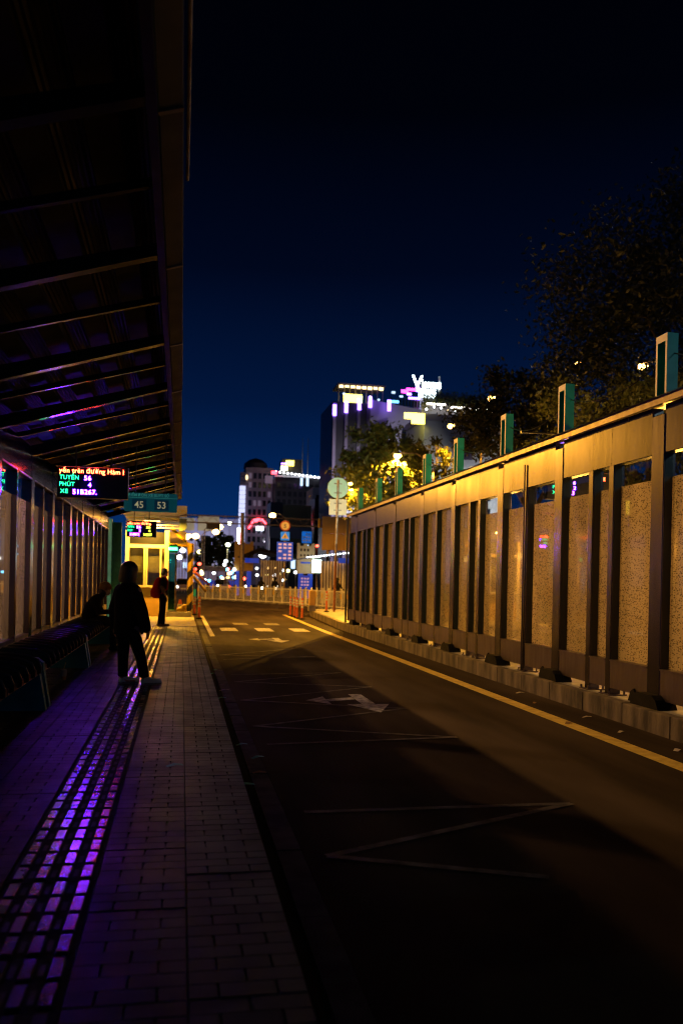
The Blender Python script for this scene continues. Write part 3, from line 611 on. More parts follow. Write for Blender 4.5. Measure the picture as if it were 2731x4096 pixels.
q = 16 / 15; QX = lambda x: x * q; QZ = lambda z: 1.42 + (z - 1.42) * q
t = thing('route_sign', (QX(-.54), 16, QZ(2.53)), 'teal hanging bus stop sign with numbers 45 and 53', 'sign')
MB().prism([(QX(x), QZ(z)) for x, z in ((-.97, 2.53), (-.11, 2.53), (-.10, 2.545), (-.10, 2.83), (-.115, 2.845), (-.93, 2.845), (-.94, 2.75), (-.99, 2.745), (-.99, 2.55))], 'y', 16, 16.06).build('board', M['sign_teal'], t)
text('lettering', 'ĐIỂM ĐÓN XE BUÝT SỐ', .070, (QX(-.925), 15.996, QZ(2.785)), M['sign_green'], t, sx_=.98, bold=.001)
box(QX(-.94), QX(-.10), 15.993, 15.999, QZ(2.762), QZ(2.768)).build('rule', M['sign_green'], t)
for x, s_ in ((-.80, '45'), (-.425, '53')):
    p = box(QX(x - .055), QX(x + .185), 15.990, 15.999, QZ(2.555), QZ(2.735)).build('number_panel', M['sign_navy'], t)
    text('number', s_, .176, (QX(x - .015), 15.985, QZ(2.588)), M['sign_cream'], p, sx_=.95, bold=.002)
for x in (-.8, -.3): MB().tube([(QX(x), 16.03, QZ(2.84)), (QX(x), 16.03, zr(QX(x)) + .05)], .012, 6).build('hanger', M['black_metal'], t)

# ------------------------------------------------------------------ benches
def bench(y0, y1, label):
    t = thing('bench', (-1.7, (y0 + y1) / 2, 0), label, 'bench', 'benches along the left wall')
    n = 8; L = (y1 - y0 - .3) / n
    for i in range(n):
        ya = y0 + .15 + i * L
        MB().bbox(-1.50, -1.435, ya + .006, ya + L - .006, .372, .436, .008).build('front_beam', M['bench_wood'], t)
    for i in range(3):
        x = -1.93 + i * .145
        MB().bbox(x, x + .125, y0 + .12, y1 - .12, .40, .434, .008).build('seat_plank', M['bench_wood'], t)
    m = int((y1 - y0) / .36)
    for i in range(m):
        y = y0 + .28 + i * (y1 - y0 - .5) / max(1, m - 1)
        pts = [(-1.95, y + .02, .41), (-1.955, y + .02, .56), (-1.90, y + .02, .605), (-1.70, y, .60), (-1.52, y, .575), (-1.43, y, .535), (-1.405, y, .47), (-1.41, y, .40)]
        ar = MB().tube(pts, .017, 8).build('armrest', M['black_metal'], t, True)
        MB().prism([(p_[0] * .985 - .024, p_[2] - .01) for p_ in pts], 'y', y + .002, y + .018).build('panel', M['black_metal'], ar)
    for y in (y0 + .06, y1 - .06):
        lg = MB(); prof = [(-2.0, 0), (-1.36, 0), (-1.38, .12), (-1.43, .40), (-1.43, .47), (-1.50, .52), (-1.95, .56), (-2.03, .5)]
        lg.prism(prof, 'y', y - .06, y + .06); lg.build('support', M['bench_teal'], t)
    return t
bench(4.9, 9.40, 'bench with black armrest loops nearest the camera at the left edge')
bench(9.55, 13.62, 'bench with black armrest loops between the cup and the standing woman')
bench(13.78, 18.40, 'farthest bench along the wall, where the person in the brown hat sits')

t = thing('drink_cup', (-1.53, 11.98, 0), 'plastic takeaway cup with yellow straw on the tiles beside the bench', 'cup')
MB().loft([((-1.53, 11.98, .003), .029, .029), ((-1.53, 11.98, .125), .044, .044)], 16).build('cup_body', M['cup'], t, False)
MB().loft([((-1.53, 11.98, .125), .046, .046), ((-1.53, 11.98, .133), .046, .046), ((-1.53, 11.98, .148), .030, .030)], 16).build('lid', M['cup'], t)
MB().loft([((-1.53, 11.98, .006), .030, .030), ((-1.53, 11.98, .05), .0355, .0355)], 16).build('drink', M['drink'], t)
MB().tube([(-1.535, 11.98, .13), (-1.505, 11.98, .24)], .005, 6).build('straw', M['straw'], t)

# ------------------------------------------------------------------ people
def fingers(mb, w, d, side, up=(0, 0, -1), s=1.0, curl=.25):
    """relaxed hand hanging from wrist w along d: palm, four unequal bent fingers and a thumb from the side of the palm"""
    w = Vector(w); d = Vector(d).normalized(); sd = Vector(side).normalized(); cu = d.cross(sd).normalized()
    pm = w + d * .085 * s
    mb.capsule([w, w + d * .04 * s, pm], [.021 * s, .027 * s, .026 * s], 10); mb.capsule([w + d * .03 * s + sd * .02 * s, pm + sd * .022 * s], .015 * s, 8); mb.capsule([w + d * .03 * s - sd * .02 * s, pm - sd * .02 * s], .015 * s, 8)
    for k_, (o_, ln) in enumerate(((-.030, .062), (-.010, .075), (.010, .080), (.030, .070))):
        a = pm + sd * o_ * s; b = a + (d + cu * curl).normalized() * ln * .5 * s; c = b + (d + cu * curl * 2.6).normalized() * ln * .5 * s
        mb.capsule([a - d * .01, b, c], [.0095 * s, .0088 * s, .0075 * s], 8)
    a = w + d * .03 * s + sd * .028 * s; b = a + (sd * .7 + d * .8 + cu * .3).normalized() * .04 * s; c = b + (d + cu * .3 + sd * .1).normalized() * .032 * s
    mb.capsule([a, b, c], [.012 * s, .0105 * s, .0085 * s], 8)
def head(mb, c, f, s=1.0):
    """skull, jaw, nose, ears, lips and brows facing direction f"""
    c = Vector(c); f = Vector(f).normalized(); sd = Vector((0, 0, 1)).cross(f).normalized()
    mb.ball(c + Vector((0, 0, .018)), .078 * s, .078 * s, .100 * s, 14, 10); mb.ball(c + f * .020 * s + Vector((0, 0, .02)), .074 * s, .074 * s, .085 * s, 14, 10)
    mb.ball(c + f * .038 * s - Vector((0, 0, .062 * s)), .048 * s, .048 * s, .045 * s, 12, 8)
    mb.capsule([c + f * .088 * s + Vector((0, 0, .01)), c + f * .106 * s - Vector((0, 0, .022 * s))], [.008 * s, .013 * s], 8)
    for q in (-1, 1):
        mb.ball(c + sd * q * .08 * s - f * .005, .014 * s, .014 * s, .030 * s, 8, 6)
        mb.capsule([c + f * .082 * s + sd * q * .018 * s + Vector((0, 0, .028)), c + f * .072 * s + sd * q * .045 * s + Vector((0, 0, .026))], .008 * s, 6)
    mb.capsule([c + f * .082 * s + sd * .02 * s - Vector((0, 0, .052 * s)), c + f * .082 * s - sd * .02 * s - Vector((0, 0, .052 * s))], .008 * s, 6)
    return f, sd
def eyes(parent, c, f, s=1.0):
    c = Vector(c); f = Vector(f).normalized(); sd = Vector((0, 0, 1)).cross(f).normalized()
    for q in (-1, 1): MB().ball(c + f * .079 * s + sd * q * .032 * s + Vector((0, 0, .012)), .011 * s, .011 * s, .008 * s, 8, 6).build('eye', M['white_plastic'], parent, True)
def person_at(x, y, z, f_yaw): return Vector((x, y, z))

# standing woman: bob hair, mask, loose black jacket, cropped trousers
PX, PY_ = -.50, 11.50
V = lambda x, y, z: Vector((PX + x, PY_ + y, z))
fw = Vector((.86, .5, 0)).normalized(); rt = Vector((.5, -.86, 0)).normalized()      # facing right and away; her right hand is on the camera side
hc = V(-.165, 0, 1.465)
b = MB(); head(b, hc, fw, .98)
b.capsule([V(-.185, 0, 1.26), V(-.175, 0, 1.40)], [.056, .05], 12)
b.loft([(V(-.17, 0, .62), .13, .10, .5), (V(-.17, 0, .82), .14, .11, .5), (V(-.18, 0, 1.0), .115, .09, .5), (V(-.185, 0, 1.2), .16, .10, .5), (V(-.185, 0, 1.28), .10, .08, .5)], 16)
hipL, hipR = V(-.235, .06, .74), V(-.10, -.05, .74)
b.capsule([hipL, V(-.235, .05, .42), V(-.235, .05, .09)], [.085, .058, .036], 12); b.capsule([hipR, V(-.02, -.05, .42), V(.055, -.06, .09)], [.085, .058, .036], 12)
b.capsule([V(-.215, .05, .05), V(-.09, .08, .035)], [.036, .03], 10); b.capsule([V(.075, -.06, .05), V(.215, -.04, .035)], [.036, .03], 10)
shR, shL = V(-.06, -.10, 1.235), V(-.31, .10, 1.235)
b.capsule([shR, V(.015, -.13, .97), V(.075, -.12, .745)], [.05, .04, .028], 10); fingers(b, V(.078, -.12, .735), (.10, .02, -1), rt, s=.92)
b.capsule([shL, V(-.36, .12, .98), V(-.35, .14, .76)], [.05, .04, .028], 10); fingers(b, V(-.35, .14, .75), (0, .02, -1), -rt, s=.92)
w = skin('person', b, .0075, M['skin_'], None)
tag(w, 'person in loose black jacket with bobbed hair and mask, standing on the platform', 'person', 'people at the stop')
jk = MB()
jk.loft([(V(-.165, 0, .655), .195, .15, .35), (V(-.165, 0, .70), .198, .155, .35), (V(-.17, 0, .95), .188, .145, .35), (V(-.18, 0, 1.12), .180, .14, .35), (V(-.185, 0, 1.235), .165, .115, .35), (V(-.185, 0, 1.30), .105, .085, .35), (V(-.185, 0, 1.335), .070, .068, .35)], 20)
jk.capsule([V(-.085, -.08, 1.235), V(.0, -.13, .98), V(.062, -.12, .745)], [.075, .080, .066], 12)
jk.capsule([V(-.29, .09, 1.235), V(-.36, .12, .98), V(-.352, .135, .765)], [.075, .080, .066], 12)
jk.capsule([V(-.24, .03, 1.315), V(-.20, -.05, 1.325), V(-.13, -.06, 1.315)], .022, 8)
skin('jacket', jk, .014, M['black_cloth'], w)
tr = MB()
tr.loft([(V(-.168, 0, .60), .160, .125, .3), (V(-.168, 0, .80), .165, .13, .3)], 16)
tr.loft([(V(-.232, .045, .098), .064, .066, 0), (V(-.232, .045, .35), .070, .074, 0), (V(-.225, .05, .60), .088, .09, 0), (V(-.21, .04, .74), .09, .1, 0)], 16)
tr.loft([(V(.050, -.055, .098), .066, .068, 0), (V(.0, -.05, .35), .072, .076, 0), (V(-.08, -.05, .60), .090, .09, 0), (V(-.11, -.04, .74), .09, .1, 0)], 16)
skin('trousers', tr, .012, M['black_cloth'], w)
hr = MB()
hu = hc + Vector((0, 0, .02))
hr.ball(hu - fw * .012 + Vector((0, 0, .022)), .118, .118, .112, 18, 12)
hr.loft([(hu - fw * .030 + Vector((0, 0, -.155)), .105, .118, math.atan2(fw.y, fw.x)), (hu - fw * .030 + Vector((0, 0, -.10)), .118, .128, math.atan2(fw.y, fw.x)), (hu - fw * .022, .112, .124, math.atan2(fw.y, fw.x)), (hu - fw * .016 + Vector((0, 0, .06)), .105, .112, math.atan2(fw.y, fw.x))], 18)
skin('hair', hr, .012, M['hair'], w)
mk = MB(); mk.ball(hc + fw * .072 - Vector((0, 0, .045)), .045, .052, .048, 14, 10); skin('face_mask', mk, .007, M['mask'], w)
eyes(w, hc, fw)
for (hx, hy), (tx, ty) in (((-.245, .05), (-.065, .10)), ((.045, -.065), (.235, -.035))):
    a, c = V(hx, hy, 0), V(tx, ty, 0); d = (c - a).normalized(); s_ = MB()
    s_.capsule([a + Vector((0, 0, .048)), a.lerp(c, .5) + Vector((0, 0, .048)), c + Vector((0, 0, .040))], [.044, .042, .037], 12)
    s_.capsule([a + d * .03 + Vector((0, 0, .085)), a + d * .06 + Vector((0, 0, .07))], [.042, .038], 10)
    o = skin('shoe', s_, .008, M['shoe'], w)
    yw = math.atan2(d.y, d.x); sl = MB(); sl.loft([(a.lerp(c, .5) + Vector((0, 0, .003)), .135, .046, yw), (a.lerp(c, .5) + Vector((0, 0, .026)), .138, .048, yw)], 20); sl.build('sole', M['sole'], o)

# person with red backpack, farther on, facing right
PX, PY_ = -.52, 25.0
fw = Vector((.97, .24, 0)).normalized(); rt = Vector((.24, -.97, 0)).normalized(); hc = V(.055, 0, 1.535); b = MB(); head(b, hc, fw)
b.capsule([V(.03, 0, 1.32), V(.045, 0, 1.46)], [.055, .05], 12)
b.loft([(V(.02, 0, .80), .10, .15), (V(.03, 0, 1.0), .10, .14), (V(.03, 0, 1.22), .11, .17), (V(.03, 0, 1.36), .08, .12)], 16)
b.capsule([V(.0, .07, .84), V(-.02, .08, .46), V(-.075, .08, .08)], [.08, .058, .038], 10); b.capsule([V(.02, -.07, .84), V(.02, -.08, .46), V(.02, -.09, .08)], [.08, .058, .038], 10)
b.capsule([V(-.085, .08, .045), V(.04, .09, .035)], [.036, .03], 10); b.capsule([V(.01, -.09, .045), V(.14, -.08, .035)], [.036, .03], 10)
b.capsule([V(.02, -.17, 1.33), V(-.02, -.20, 1.08), V(.08, -.19, .90)], [.048, .038, .028], 10); fingers(b, V(.085, -.19, .895), (.5, .1, -1), rt)
b.capsule([V(.02, .17, 1.33), V(-.01, .20, 1.08), V(.06, .19, .86)], [.048, .038, .028], 10); fingers(b, V(.06, .19, .85), (.3, 0, -1), -rt)
w = skin('person', b, .009, M['skin_'], None); tag(w, 'person carrying a red backpack, standing in profile before the lit booth', 'person', 'people at the stop')
jk = MB(); jk.loft([(V(.02, 0, .80), .125, .165), (V(.03, 0, 1.0), .125, .16), (V(.03, 0, 1.24), .13, .185), (V(.03, 0, 1.36), .085, .13), (V(.035, 0, 1.41), .06, .065)], 16)
jk.capsule([V(.02, -.17, 1.34), V(-.02, -.20, 1.10)], [.07, .062], 10); jk.capsule([V(.02, .17, 1.34), V(-.01, .20, 1.10), V(.055, .19, .90)], [.07, .062, .05], 10); skin('shirt', jk, .014, M['dark_cloth'], w)
sl_ = MB(); sl_.capsule([V(-.02, -.205, 1.12), V(.03, -.2, 1.0)], [.066, .055], 10); skin('sleeve', sl_, .012, M['grey_cloth'], w)
tr = MB(); tr.loft([(V(.02, 0, .70), .115, .15), (V(.02, 0, .88), .12, .155)], 16); tr.capsule([V(0, .07, .80), V(-.02, .08, .46), V(-.07, .08, .10)], [.095, .076, .066], 10); tr.capsule([V(.02, -.07, .80), V(.025, -.08, .46), V(.02, -.09, .10)], [.095, .076, .066], 10); skin('trousers', tr, .014, M['dark_cloth'], w)
hr = MB(); hr.ball(hc - fw * .018 + Vector((0, 0, .035)), .098, .098, .098, 14, 10); hr.ball(hc - fw * .05 - Vector((0, 0, .02)), .07, .08, .07, 12, 8); skin('hair', hr, .012, M['hair'], w)
eyes(w, hc, fw)
for (hx, hy), (tx, ty) in (((-.115, .08), (.07, .095)), ((-.02, -.09), (.18, -.08))):
    a, c = V(hx, hy, 0), V(tx, ty, 0); s_ = MB(); s_.capsule([a + Vector((0, 0, .046)), c + Vector((0, 0, .038))], [.044, .037], 12); s_.capsule([a + Vector((.03, 0, .08)), a + Vector((.05, 0, .07))], .04, 8); skin('shoe', s_, .01, M['grey_cloth'], w)
bp = thing('backpack', V(-.17, 0, .8), 'bulging dark red backpack worn by the person near the booth', 'backpack')
q = MB(); q.loft([(V(-.17, 0, .80), .10, .14), (V(-.185, 0, .90), .135, .17), (V(-.17, 0, 1.12), .125, .17), (V(-.13, 0, 1.30), .10, .15), (V(-.10, 0, 1.40), .06, .10)], 18); skin('pack', q, .014, M['maroon'], bp)
q = MB(); q.loft([(V(-.29, 0, .84), .045, .11), (V(-.30, 0, 1.0), .05, .12), (V(-.27, 0, 1.1), .03, .1)], 14); skin('pocket', q, .012, M['maroon'], bp)
for sy in (-.13, .13): MB().tube([V(-.06, sy, 1.36), V(.03, sy * 1.05, 1.44), V(.14, sy, 1.30), V(.13, sy * 1.1, 1.08), V(-.05, sy * 1.15, .92)], .02, 6).build('strap', M['maroon'], bp, True)

# seated person bowed over a phone on the far bench
PX, PY_ = -1.62, 16.75
fw = Vector((.93, -.37, 0)).normalized(); rt = Vector((-.37, -.93, 0)).normalized(); hc = V(.22, -.03, 1.16); b = MB(); head(b, hc, (fw - Vector((0, 0, .55))).normalized())
b.capsule([V(.08, 0, 1.0), V(.19, -.02, 1.1)], [.06, .055], 12)
b.loft([(V(-.10, 0, .46), .15, .17), (V(-.08, 0, .62), .13, .15), (V(-.02, 0, .85), .13, .18), (V(.07, 0, 1.02), .09, .13)], 16)
for sy in (-1, 1):
    b.capsule([V(-.05, sy * .10, .53), V(.36, sy * .13, .53), V(.37, sy * .13, .09)], [.085, .062, .038], 10); b.capsule([V(.36, sy * .13, .045), V(.49, sy * .14, .035)], [.038, .03], 10)
    b.capsule([V(.03, sy * .19, .97), V(.12, sy * .23, .72), V(.33, sy * .07, .74)], [.05, .04, .028], 10); fingers(b, V(.34, sy * .065, .745), (.8, -.2 * sy, .15), (0, 0, 1), curl=.5 * sy)
w = skin('person', b, .009, M['skin_'], None); tag(w, 'person in a brown knit hat seated on the bench, bowed over the lap', 'person', 'people at the stop')
jk = MB(); jk.loft([(V(-.10, 0, .445), .17, .19), (V(-.08, 0, .62), .16, .18), (V(-.02, 0, .85), .155, .20), (V(.06, 0, 1.02), .11, .14), (V(.12, -.01, 1.07), .07, .08)], 16)
for sy in (-1, 1): jk.capsule([V(.03, sy * .19, .97), V(.12, sy * .23, .72), V(.28, sy * .10, .735)], [.072, .06, .048], 10)
skin('jacket', jk, .014, M['dark_cloth'], w)
tr = MB()
for sy in (-1, 1): tr.capsule([V(-.05, sy * .10, .535), V(.37, sy * .13, .535), V(.38, sy * .13, .12)], [.1, .085, .066], 10)
skin('trousers', tr, .014, M['dark_cloth'], w)
q = MB(); q.ball(hc + Vector((-.01, 0, .05)), .11, .11, .095, 16, 10); q.loft([(hc + Vector((-.01, 0, .0)), .118, .118), (hc + Vector((-.01, 0, .045)), .122, .122)], 16); skin('knit_hat', q, .012, M['hair_brown'], w)
q = MB(); q.ball(hc - Vector((.06, 0, .07)), .075, .10, .10, 12, 8); skin('hair', q, .014, M['hair'], w)
eyes(w, hc, (fw - Vector((0, 0, .55))).normalized())
for sy in (-1, 1):
    s_ = MB(); s_.capsule([V(.34, sy * .13, .046), V(.51, sy * .14, .038)], [.046, .038], 10); skin('shoe', s_, .012, M['dark_cloth'], w)
ph = MB().obox(V(.45, -.0, .80), (1, 0, -.5), (0, 1, 0), (.5, 0, 1), .07, .036, .005).build('phone', M['black_metal']); tag(ph, 'small dark phone held over the lap of the seated person', 'phone')

# ------------------------------------------------------------------ ticket booth at the end of the platform
t = thing('ticket_booth', (-1.2, 31.6, 0), 'small booth with cream window frames and ochre base under street light', 'booth')
Y0 = 31.0
box(-1.95, -.47, Y0 + .03, Y0 + .1, 0, 1.08).build('base_wall', M['orange_panel'], t)
box(-1.95, -1.88, Y0 + .1, Y0 + 2.0, 0, 3.0).build('side_wall', M['cream'], t); box(-1.95, -.47, Y0 + 2.0, Y0 + 2.06, 0, 3.0).build('back_wall', M['concrete'], t)
for x0, x1, nm in ((-1.96, -1.83, 'frame_post'), (-.60, -.46, 'frame_post')): box(x0, x1, Y0 - .02, Y0 + .1, 0.004, 3.05).build(nm, M['cream'], t)
box(-1.83, -.60, Y0 - .01, Y0 + .09, 2.43, 2.55).build('lintel', M['cream'], t); box(-1.83, -.60, Y0 - .04, Y0 + .11, 1.03, 1.10).build('sill', M['cream'], t)
for x in (-1.30, -1.22, -.74): box(x - .025, x + .03, Y0, Y0 + .06, 1.10, 2.43).build('mullion', M['cream'], t)
for x0, x1 in ((-1.83, -1.325), (-1.19, -.765)):
    p = box(x0, x1, Y0 + .02, Y0 + .03, 1.10, 2.43).build('pane', M['glass'], t)
    for i in range(16): box(x0 + .01, x1 - .01, Y0 + .14, Y0 + .15, 1.56 + i * .054, 1.598 + i * .054).build('blind_slat', M['concrete'], p)
box(-1.83, -.60, Y0 + .04, Y0 + .05, 2.55, 3.0).build('pane', M['glass_dark'], t)
box(-1.2, -.7, Y0 + .5, Y0 + 1.0, .7, 1.02).build('counter', M['yellow'], t)
sg = box(-2.04, .15, Y0 - .12, Y0 + .16, 3.58, 3.95).build('sign_box', M['cream'], t)
text('lettering', 'ON', .22, (-.20, Y0 - .124, 3.67), M['yellow'], sg, bold=.006)
for i in range(4): box(-1.95, -.13, Y0 - .10 + i * .02, Y0 - .07 + i * .02, 3.13 + i * .095, 3.165 + i * .095).build('louvre', M['white_metal'], t)
box(-2.0, -.1, Y0 + .0, Y0 + 2.1, 3.52, 3.575).build('roof', M['white_metal'], t)
q = MB(); q.prism([(-.115, 3.5), (.15, 3.5), (.15, 3.2), (.10, 3.1), (-.02, 3.06), (-.115, 3.06)], 'y', Y0 - .1, Y0 + .6); q.build('end_cap', M['sign_back'], t)
lp = box(-1.35, -.75, Y0 - .52, Y0 - .40, 3.36, 3.42).build('canopy_lamp', M['white_metal'], t); box(-1.32, -.78, Y0 - .51, Y0 - .41, 3.345, 3.358).build('diffuser', BULB, lp)
for x in (-1.3, -.8): MB().tube([(x, Y0 - .46, 3.4), (x, Y0 - .1, 3.7)], .015, 6).build('lamp_bracket', M['white_metal'], t)
ld = bpy.data.lights.new('booth', 'AREA'); ld.shape = 'RECTANGLE'; ld.size = .5; ld.size_y = .1; ld.energy = 620; ld.color = SODIUM
lo = bpy.data.objects.new('canopy_light', ld); COL.objects.link(lo); lo.parent = t; lo.location = Vector((-1.05, Y0 - .46, 3.33)) - org(t)
t = thing('glass_column', (-.36, 31.9, 0), 'narrow green glass advertising column beside the booth', 'column')
box(-.545, -.185, 31.5, 31.52, .22, 2.27).build('front_pane', M['glass_green'], t); box(-.545, -.185, 32.1, 32.12, .22, 2.27).build('back_pane', M['glass_green'], t)
box(-.21, -.185, 31.53, 32.09, .22, 2.27).build('side_pane', M['glass_green'], t); box(-.57, -.16, 31.46, 32.16, .1, .215).build('plinth', M['white_metal'], t)
box(-.24, -.17, 31.47, 31.495, .22, 2.27).build('frame', M['galv'], t)
h = box(-.56, -.15, 31.44, 31.62, 2.29, 2.60).build('sign_housing', M['teal'], t)
box(-.54, -.17, 31.43, 31.437, 2.385, 2.485).build('led_strip', glow('green led strip', (.05, 1, .25), 14), h)
t = box(-.5, .36, 30.9, 31.4, .0, .165).build('step', M['concrete']); tag(t, 'pale low concrete step in front of the glass column', 'step')
t = box(-.51, .15, 33.0, 33.08, 2.62, 3.14).build('notice_board', M['cream']); tag(t, 'cream notice board behind the yellow brace', 'board')
# black and yellow striped gate post with its brace
t = thing('gate_post', (.31, 31.8, 0), 'black and yellow striped gate post with yellow top brace', 'gate post')
def spiral(mb0, mb1, c, r, z0, z1, pitch):
    n = 14; m_ = 60
    for i in range(m_):
        za, zb = z0 + (z1 - z0) * i / m_, z0 + (z1 - z0) * (i + 1) / m_
        for j in range(n):
            a, b_ = 2 * math.pi * j / n, 2 * math.pi * (j + 1) / n
            tgt = mb0 if ((za / pitch - a / (2 * math.pi)) % 1) < .5 else mb1
            P = lambda an, z: (c[0] + r * math.cos(an), c[1] + r * math.sin(an), z)
            tgt.add([P(a, za), P(b_, za), P(b_, zb), P(a, zb)], [(0, 1, 2, 3)])
ya, bl = MB(), MB(); spiral(ya, bl, (.31, 31.8), .105, .0, 2.35, .62)
ya.build('yellow_stripe', M['yellow'], t); bl.build('black_stripe', M['black_metal'], t)
MB().tube([(.31, 31.8, 2.34), (.31, 31.8, 2.66)], .12, 12).build('cap', M['yellow'], t)
MB().tube([(.24, 31.8, 2.60), (-.42, 31.8, 3.22)], .06, 8).build('brace', M['yellow'], t); MB().tube([(.22, 31.8, 2.56), (-.50, 31.8, 2.60)], .045, 8).build('tie_bar', M['yellow'], t)
t = thing('traffic_cone', (-.05, 33.5, 0), 'orange and white traffic cone standing behind the striped post', 'traffic cone')
MB().loft([((-.03, 33.5, .04), .15, .15), ((-.03, 33.5, .55), .045, .045)], 14).build('cone', M['orange'], t); box(-.2, .14, 33.33, 33.67, 0, .04).build('base', M['rubber'], t); MB().loft([((-.03, 33.5, .26), .112, .112), ((-.03, 33.5, .38), .088, .088)], 14).build('band', M['white_plastic'], t)
t = thing('sandbag', (.08, 32.7, 0), 'yellow tarpaulin bundle lying behind the striped post', 'bundle')
q = MB(); q.ball((.08, 32.8, .16), .26, .2, .16, 14, 8); q.ball((.16, 32.7, .30), .14, .12, .1, 12, 8); skin('tarpaulin', q, .02, M['yellow'], t)

def delineator(x, y, label, z=RZ, h=.86, green=False):
    t = thing('delineator_post', (x, y, z), label, 'delineator post', 'orange delineator posts')
    MB().loft([((x, y, z), .12, .12), ((x, y, z + .04), .11, .11), ((x, y, z + .06), .05, .05)], 14).build('base', M['rubber'], t)
    MB().tube([(x, y, z + .05), (x, y, z + h)], .043, 12).build('post', M['orange'], t)
    for k in (.58, .72, .85): MB().tube([(x, y, z + h * k - .035), (x, y, z + h * k + .035)], .0455, 12).build('band', M['white_plastic'], t)
    if green: MB().tube([(x, y, z + h * .93), (x, y, z + h * 1.3)], .047, 12).build('sleeve', glow('green emissive sleeve', (.05, .6, .12), .25), t)  # sleeve has a faint green emission of its own
    return t
delineator(.70, 33.3, 'delineator post alone beside the left gutter near the striped post')
delineator(.50, 32.6, 'delineator post with a green sleeve beside the striped post', -.004, .75, True)
for x, y, l in ((4.66, 36.7, 'rearmost delineator post of the clump by the yellow line'), (4.72, 35.9, 'second delineator post from the back of the clump by the yellow line'), (4.66, 34.6, 'third delineator post from the back of the clump by the yellow line'), (4.78, 33.9, 'frontmost delineator post of the clump by the yellow line')): delineator(x, y, l)
delineator(6.15, 36.2, 'delineator post on the island at the foot of the round sign', .05, .9)
t = thing('concrete_bollard', (5.62, 37, .05), 'ochre painted square bollard on the island before the fence', 'bollard'); MB().bbox(5.48, 5.80, 36.9, 37.2, .05, .30, .02).build('plinth', M['concrete'], t); MB().bbox(5.50, 5.78, 36.92, 37.18, .30, .95, .03).build('shaft', M['orange_panel'], t)
# round sign seen from behind, with a square plate under it
t = thing('road_sign', (6.55, 36.3, .05), 'pale round sign back over a square plate on a tall pole', 'road sign')
MB().tube([(6.50, 36.3, .05), (6.52, 36.3, 2.2)], .055, 10).build('lower_pole', M['rust'], t); MB().tube([(6.52, 36.3, 2.2), (6.57, 36.3, 5.75)], .05, 10).build('pole', M['galv'], t)
q = MB(); q.tube([(6.57, 36.36, 5.42), (6.57, 36.40, 5.42)], .45, 32); q.build('disc', M['sign_back'], t)
p = box(6.20, 6.97, 36.37, 36.395, 4.25, 4.93).build('plate', M['cream'], t)
for z in (4.45, 4.75, 5.2, 5.6): box(6.40, 6.74, 36.345, 36.358, z - .025, z + .025).build('clamp', M['galv'], t)

t = thing('added_flood_light', (6.3, 29.2, .05), 'small added greenish flood light aimed at the round sign, behind the right glass wall', 'flood light')
MB().tube([(6.3, 29.2, .05), (6.3, 29.2, 2.9)], .04, 8).build('post', M['galv'], t); box(6.2, 6.4, 29.1, 29.3, 2.9, 3.05).build('housing', M['black_metal'], t); box(6.21, 6.39, 29.302, 29.31, 2.92, 3.04).build('lens', BULB_W, t)
ld = bpy.data.lights.new('flood', 'SPOT'); ld.spot_size = R(40); ld.spot_blend = .6; ld.energy = 1900; ld.color = (.9, 1.0, .72); ld.shadow_soft_size = .1  # added lamp, its beam aimed up at the round sign
lo = bpy.data.objects.new('flood_lamp', ld); COL.objects.link(lo); lo.parent = t; lo.location = (0, .2, 2.93); lo.rotation_euler = (R(90 + 17), 0, R(-3))
# ------------------------------------------------------------------ fence across the end of the lane
FP = [(1.25, 63.4), (4.2, 58.6), (6.8, 53.8), (8.85, 45.2), (9.2, 41.5)]
def fence(a, b, label, n):
    a, b = Vector((a[0], a[1], ROAD)), Vector((b[0], b[1], ROAD)); d = (b - a); L = d.length; d.normalize(); nn = Vector((-d.y, d.x, 0))
    t = thing('traffic_fence', (a + b) / 2, label, 'fence', 'white fence sections')
    for z in (.12, .98): MB().obox((a + b) / 2 + Vector((0, 0, z)), d, nn, (0, 0, 1), L / 2, .022, .03).build('rail', M['white_metal'], t)
    for i in range(n + 1):
        p = a + d * L * i / n
        po = MB().obox(p + Vector((0, 0, .53)), d, nn, (0, 0, 1), .035, .035, .53).build('post', M['white_metal'], t)
        MB().ball(p + Vector((0, 0, 1.10)), .06, .06, .05, 10, 6).build('knob', M['white_metal'], po)
        MB().obox(p - nn * .045 + Vector((0, 0, .72)), d, nn, (0, 0, 1), .055, .008, .14).build('reflector', M['yellow'], po)
        MB().obox(p + Vector((0, 0, .03)), d, nn, (0, 0, 1), .16, .2, .03).build('foot', M['concrete'], po)
    m_ = int(L / .15); q = MB()
    for i in range(m_): q.obox(a + d * L * (i + .5) / m_ + Vector((0, 0, .54)), d, nn, (0, 0, 1), .010, .010, .42)
    o = q.build('pickets', M['white_metal'], t); o['kind'] = 'stuff'
for i, (a, b) in enumerate(zip(FP, FP[1:])):
    L = (Vector(a) - Vector(b)).length
    fence(a, b, ['white picket fence section with yellow reflectors farthest from camera, beside the gate post', 'white picket fence section with yellow reflectors under the small dark canopy', 'white picket fence section between the delineator clump and the ochre bollard', 'white picket fence section on the right, behind the round sign pole'][i], max(3, round(L / .92)))
t = thing('barrier_arm', (.9, 50, ROAD), 'yellow and orange barrier arm sloping down beside the striped post', 'barrier')
MB().tube([(.62, 50, ROAD), (.62, 50, 1.6)], .05, 8).build('post', M['yellow'], t); MB().tube([(.62, 50, 1.55), (1.55, 56, .55)], .09, 8).build('arm', M['yellow'], t); MB().tube([(.75, 52, 1.75), (1.9, 60, .95)], .08, 8).build('arm', M['orange'], t)

